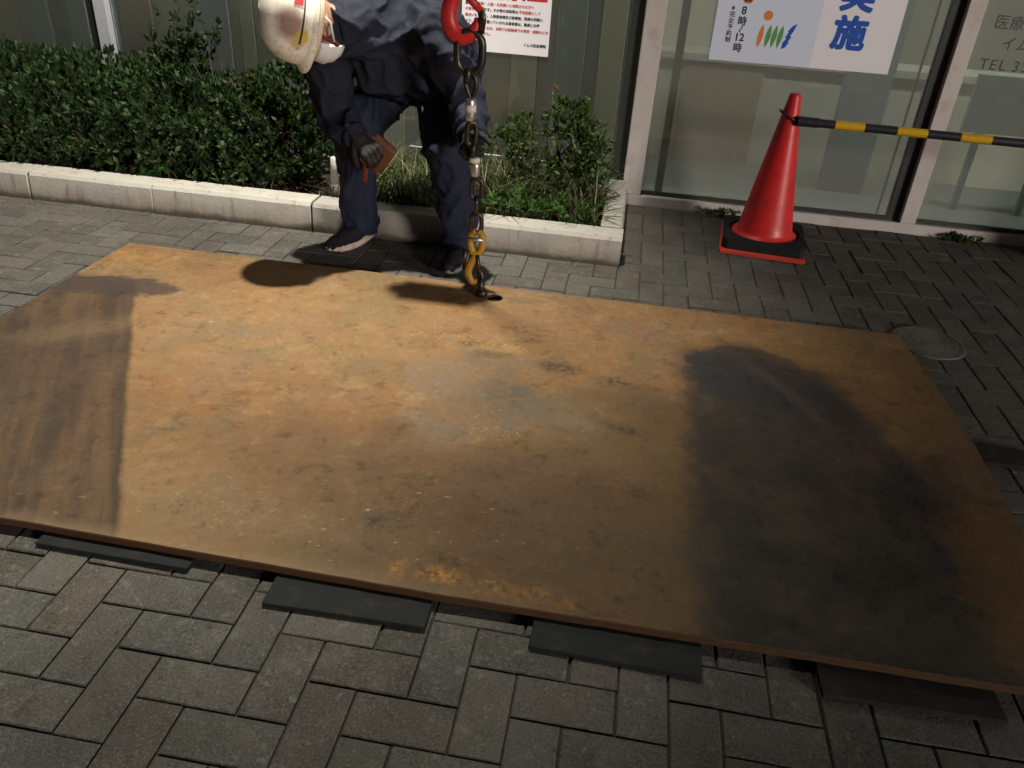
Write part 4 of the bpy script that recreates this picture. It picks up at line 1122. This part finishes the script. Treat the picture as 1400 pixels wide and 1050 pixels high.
# shoes
def shoe(heel, toe, ank, lift, sole, uppername='shoe'):
    heel, toe = Vector(heel), Vector(toe); d_ = (toe-heel).normalized(); Lg = (toe-heel).length; s_ = Vector((-d_.y, d_.x, 0)).normalized()
    def q(t_, h, side=0): return heel+d_*(Lg*t_)+Vector((0, 0, h+lift*max(0, 1-t_*1.7)))+s_*side
    segs = [(q(.10, .055), .036, q(.40, .058), .040), (q(.40, .052, .004), .041, q(.72, .040), .037), (q(.72, .038), .037, q(.90, .031), .028), (q(.14, .06), .038, Vector(ank)+Vector((0, 0, .02)), .043)]
    sh = put(uppername, capsules(segs, .006, 4, .003, (20, 20, 20), 1.0, 'shoe'), M_SHOE, worker)
    n = 20; v = []
    out = []
    for k in range(n):
        a = 2*math.pi*k/n; t_ = .5-.5*math.cos(a); wdt = (.034+.010*math.sin(math.pi*min(1, t_*1.15)))*(1 if t_ < .9 else .9)
        out.append((t_*1.02-.01, math.copysign(wdt*abs(math.sin(a))**.55, math.sin(a))))
    for h in (.002, .010, .021):
        for t_, sd in out: v.append(q(t_, h+(.012*max(0, t_-.8)/.2 if h < .03 else 0), sd*(1.0 if h < .02 else 1.03)))
    f = []
    for r_ in range(2):
        for k in range(n): f.append((r_*n+k, r_*n+(k+1) % n, (r_+1)*n+(k+1) % n, (r_+1)*n+k))
    f += [tuple(range(n-1, -1, -1)), tuple(2*n+k for k in range(n))]
    m = MB(); m.geo(v, f, True); o = m.build('sole', sole, None); o.parent = sh; o.location = (0, 0, 0)
    for k_ in range(4):
        t_ = .38+.085*k_; h_ = .098-.014*k_
        m = MB(); m.tube(smooth_path([q(t_, h_-.012, -.024), q(t_+.02, h_, 0), q(t_, h_-.012, .024)], 4), .0026, 6); o = m.build('lace', M_SOLEGREY, None); o.parent = sh; o.location = (0, 0, 0)
    m = MB(); m.tube(smooth_path([q(.80, .034, -.036), q(.93, .036, -.022), q(.985, .034, 0), q(.93, .036, .022), q(.80, .034, .036)], 5), .008, 8); o = m.build('toe_guard', M_SHOE, None); o.parent = sh; o.location = (0, 0, 0)
    return sh
shoe((-.205, 2.215, .004), (-.345, 2.005, .004), aL, .030, M_SOLE)
shoe((.222, 2.165, .004), (.212, 1.905, .004), aR, .0, M_SOLEGREY)
# gloved hands with five fingers
def hand(wrist, palm_dir, palm_n, curl, name, side=1, grip=None):
    """palm_dir: wrist to knuckles; palm_n: out of the back of the hand"""
    W = Vector(wrist); D = Vector(palm_dir).normalized(); B = Vector(palm_n); B = (B-D*B.dot(D)).normalized(); S = D.cross(B)*side
    segs = [(W-D*.02, .028, W+D*.02, .028)]
    for k in range(4):
        off = (-.030+.020*k)
        segs.append((W+D*.015+S*off*.5, .017, W+D*.085+S*off, .0135))
    for k, ln in enumerate((.033, .039, .036, .028)):
        p = W+D*.088+S*(-.030+.020*k); dr = D.copy(); c_ = curl
        for j, (l_, r_) in enumerate(((ln, .0100), (ln*.75, .0092), (ln*.6, .0085))):
            dr = (dr*math.cos(c_)-B*math.sin(c_)).normalized() if False else (Matrix.Rotation(-c_*side, 3, S) @ dr)
            e = p+dr*l_*.95; segs.append((p, r_, e, r_-.0006)); p = e
    p = W+D*.02-S*.026; dr = (D*.65-S*.62-B*.42).normalized()
    for l_, r_ in ((.034, .0125), (.030, .0108), (.024, .0095)):
        e = p+dr*l_; segs.append((p, r_, e, r_)); p = e; dr = (dr-B*.42+S*.25).normalized()
    segs.append((W-D*.055, .034, W-D*.01, .032))
    return put(name, capsules(segs, .0034, 2, .0012, (40, 40, 40), 3.0, 'glove'), M_GLOVE, worker)
hand(wR, (.05, -.95, -.12), (-.80, -.15, .62), .95, 'glove', 1)
hand(wL, (.75, -.38, -.48), (.1, -.62, .78), .80, 'glove', -1)
# head gear
hel = Matrix.Translation(hd(0, -.006, .030)) @ HM.to_4x4() @ Matrix.Scale(1.07, 4)
def head_part(m, name, mat, parent=None):
    me = m.mesh(name)
    bm = bmesh.new(); bm.from_mesh(me); bmesh.ops.recalc_face_normals(bm, faces=bm.faces); bm.to_mesh(me); bm.free()
    o = bpy.data.objects.new(name, me); COL.objects.link(o); me.materials.append(mat)
    if parent is None: o.parent = worker; o.matrix_local = Matrix.Translation(-Vector(worker.location)) @ hel
    else: o.parent = parent
    return o
m = MB(); v = []; f = []
NS, NRg = 44, 16
rings = []
for i in range(NRg+1):
    ph = math.pi/2*i/NRg
    for k in range(NS):
        a = 2*math.pi*k/NS
        rx, ry, rz = .118, .143, .135
        if i == 0: ex = 1.0
        rib = .0035*max(0, math.cos(ph)**.3)*max(0, 1-abs(math.cos(a)*rx*math.cos(ph))/.030) if math.cos(ph) > .05 else .0035
        rr = math.cos(ph)**.86
        v.append((rx*rr*math.cos(a), ry*rr*math.sin(a), rz*math.sin(ph)**.92+rib))
for i in range(NRg):
    for k in range(NS): f.append((i*NS+k, i*NS+(k+1) % NS, (i+1)*NS+(k+1) % NS, (i+1)*NS+k))
m.geo(v, f, True)
# drip brim and front peak
b0 = []; b1 = []; b2 = []
for k in range(NS):
    a = 2*math.pi*k/NS; pk = max(0, math.sin(a))**3*.012
    b0.append((.118*math.cos(a), .143*math.sin(a), .0)); b1.append(((.118+.012+pk*.25)*math.cos(a), (.143+.012+pk)*math.sin(a), -.010-.012*max(0, math.sin(a)))); b2.append(((.118+.010+pk*.25)*math.cos(a), (.143+.010+pk)*math.sin(a), -.016-.012*max(0, math.sin(a))))
bi = [(.110*math.cos(2*math.pi*k/NS), .135*math.sin(2*math.pi*k/NS), -.006) for k in range(NS)]
vv = b0+b1+b2+bi; ff = []
for r_ in range(3):
    for k in range(NS): ff.append((r_*NS+k, r_*NS+(k+1) % NS, (r_+1)*NS+(k+1) % NS, (r_+1)*NS+k))
m.geo(vv, ff, True)
helmet = head_part(m, 'helmet', M_HELMET)
# black trim line, red sticker
m = MB(); m.tube([(.1195*math.cos(a), .1445*math.sin(a), .030) for a in [R(150+4*k) for k in range(22)]], .0022, 6); head_part(m, 'trim_line', M_INKBLACK, helmet)
m = MB()
for a0, a1, z0, z1, nm in ((R(196), R(212), .034, .060, 'sticker'),):
    vv = []
    for k in range(5):
        a = a0+(a1-a0)*k/4
        for z in (z0, (z0+z1)/2, z1):
            s_ = math.cos(math.asin(min(1, z/.137)))**.88*1.012
            vv.append((.1195*s_*math.cos(a), .1445*s_*math.sin(a), z*1.006))
    m.geo(vv, [(k*3+j, (k+1)*3+j, (k+1)*3+j+1, k*3+j+1) for k in range(4) for j in range(2)], True)
head_part(m, 'sticker', M_INKRED, helmet)
# inner lining strip, chin strap, ear strap
m = MB(); m.tube([(.106*math.cos(a), .130*math.sin(a), -.022) for a in [2*math.pi*k/32 for k in range(32)]], .012, 8, closed=True, flatdir=(0, 0, 1), flat=1.4); head_part(m, 'lining', simple('lining_cream', (.66, .54, .38), .8), helmet)
for sx in (1, -1):
    m = MB(); m.tube(smooth_path([(sx*.104, .03, -.02), (sx*.090, .045, -.075), (sx*.055, .060, -.125), (0, .062, -.150)], 6), .0065, 8, flatdir=(sx, .2, 0), flat=.3); head_part(m, 'chin_strap', M_LEATHERRED, helmet)
    m = MB(); m.tube([(sx*.098, -.03, -.02), (sx*.096, -.01, -.06), (sx*.086, .045, -.085)], .004, 6); head_part(m, 'mask_loop', M_MASK, helmet)
# pleated face mask
m = MB(); vv = []; na, nz = 14, 9
for j in range(nz+1):
    z = -.045-.085*j/nz
    for k in range(na+1):
        a = R(-72)+R(144)*k/na
        bul = .012*math.sin(math.pi*j/nz)*max(0, math.cos(a))+.003*((j % 3) == 1)
        rr = .078+.006*math.cos(a)-.018*(j/nz)**2
        vv.append(((rr+bul)*math.sin(a), .030+(rr+bul)*math.cos(a)*.98, z))
m.geo(vv, [(j*(na+1)+k, j*(na+1)+k+1, (j+1)*(na+1)+k+1, (j+1)*(na+1)+k) for j in range(nz) for k in range(na)], True)
mo = head_part(m, 'face_mask', M_MASK, helmet)
sd = mo.modifiers.new('s', 'SOLIDIFY'); sd.thickness = .003; sd.offset = 1
for sx in (1, -1):     # eyes
    m = MB(); m.ball((sx*.032, .082, -.028), (.013, .008, .008), 12, 8); e_ = head_part(m, 'eye', M_WHITEPVC, helmet)
    m = MB(); m.ball((sx*.032, .0885, -.028), (.006, .004, .006), 10, 6); head_part(m, 'iris', M_HAIR, helmet)

# brown leather pouch dangling at the hand
pc = thing('tool_pouch', (-.10, 1.955, .45), 'brown leather tool pouch dangling below the hand of the worker', 'pouch')
def pouch():
    m = MB(); ang = R(-38); V_ = []
    prof = [(-.050, .060, .010), (-.055, .030, .022), (-.058, -.020, .028), (-.050, -.060, .022), (-.040, -.072, .012)]
    n = 20
    for (xw, h, th) in prof:
        for k in range(n):
            a = 2*math.pi*k/n
            x = abs(xw)*math.copysign(abs(math.cos(a))**.5, math.cos(a)); y = th*math.copysign(abs(math.sin(a))**.7, math.sin(a))
            V_.append((x, y, h))
    F_ = []
    for i in range(len(prof)-1):
        for k in range(n): F_.append((i*n+k, i*n+(k+1) % n, (i+1)*n+(k+1) % n, (i+1)*n+k))
    F_ += [tuple(range(n)), tuple((len(prof)-1)*n+k for k in range(n))[::-1]]
    T = Matrix.Translation((-.088, 1.955, .470)) @ Matrix.Rotation(R(38), 4, 'Y')
    m.geo([T @ Vector(p) for p in V_], F_, True); m.build('bag', M_LEATHER, pc)
    m = MB(); m.geo([T @ Vector(p) for p in [(-.056, -.030, .050), (.056, -.030, .050), (.060, -.033, .0), (.035, -.036, -.022), (-.035, -.036, -.022), (-.060, -.033, .0),
        (-.056, -.024, .050), (.056, -.024, .050), (.060, -.027, .0), (.035, -.030, -.022), (-.035, -.030, -.022), (-.060, -.027, .0)]],
        [(0,1,2,3,4,5), (11,10,9,8,7,6)]+[(i, 6+i, 6+(i+1) % 6, (i+1) % 6) for i in range(6)]); m.build('flap', M_LEATHER, pc, .002, 1)
pouch()
m = MB(); m.tube(smooth_path([(-.115, 1.93, .535), (-.135, 1.94, .46), (-.142, 1.95, .40), (-.150, 1.955, .345)], 5), .011, 8, flatdir=(0, 1, 0), flat=.3); m.build('strap', M_LEATHERRED, pc)

# ================================================================== crane boom with its work lamp (overhead, out of the picture)
bm_ = thing('crane_boom', (.30, 1.7, 5.0), 'grey crane boom high above the plate carrying hoist rope and work lamp', 'crane boom')
M_BOOM = simple('boom_paint', (.40, .40, .38), .5, 0, .15, 10, .05)
m = MB(); m.tube([(.292, 1.95, 5.12), (2.2, -3.6, 4.4), (3.2, -6.5, 3.9)], [.09, .13, .16], 4, smooth=False); m.build('boom_section', M_BOOM, bm_)
m = MB(); m.tube([(3.2, -6.5, 3.9), (3.2, -6.5, -.15)], [.25, .3], 8); m.build('boom_post', M_BOOM, bm_)
LAMP = Vector((.10, 1.93, 4.35)); AIM = Vector((-.86, 1.66, 0))
wlamp = thing('work_lamp', LAMP, 'lit work lamp hanging under the crane boom', 'work lamp')
ld = (AIM-LAMP).normalized()
rotm = ld.to_track_quat('-Z', 'Y').to_matrix()
m = MB(); m.lathe([(.04, .10), (.085, .06), (.105, .012), (.105, .0), (.098, .0), (.080, .055), (.03, .09)], LAMP, 28, True, rotm); m.build('lamp_housing', M_BOOM, wlamp)
m = MB(); m.tube([LAMP-ld*.08, LAMP+Vector((.05, -.02, .4)), (.25, 1.93, 5.05)], .012, 8); m.build('lamp_bracket', M_BOOM, wlamp)
sp = bpy.data.lights.new('work_lamp_light', 'SPOT')
sp.energy = 1650; sp.spot_size = R(74); sp.spot_blend = 1.0; sp.shadow_soft_size = .055; sp.color = (1.0, .93, .79)
so = bpy.data.objects.new('work_lamp_light', sp); COL.objects.link(so)
so.parent = wlamp; so.matrix_local = Matrix.Translation(ld*.03) @ rotm.to_4x4()
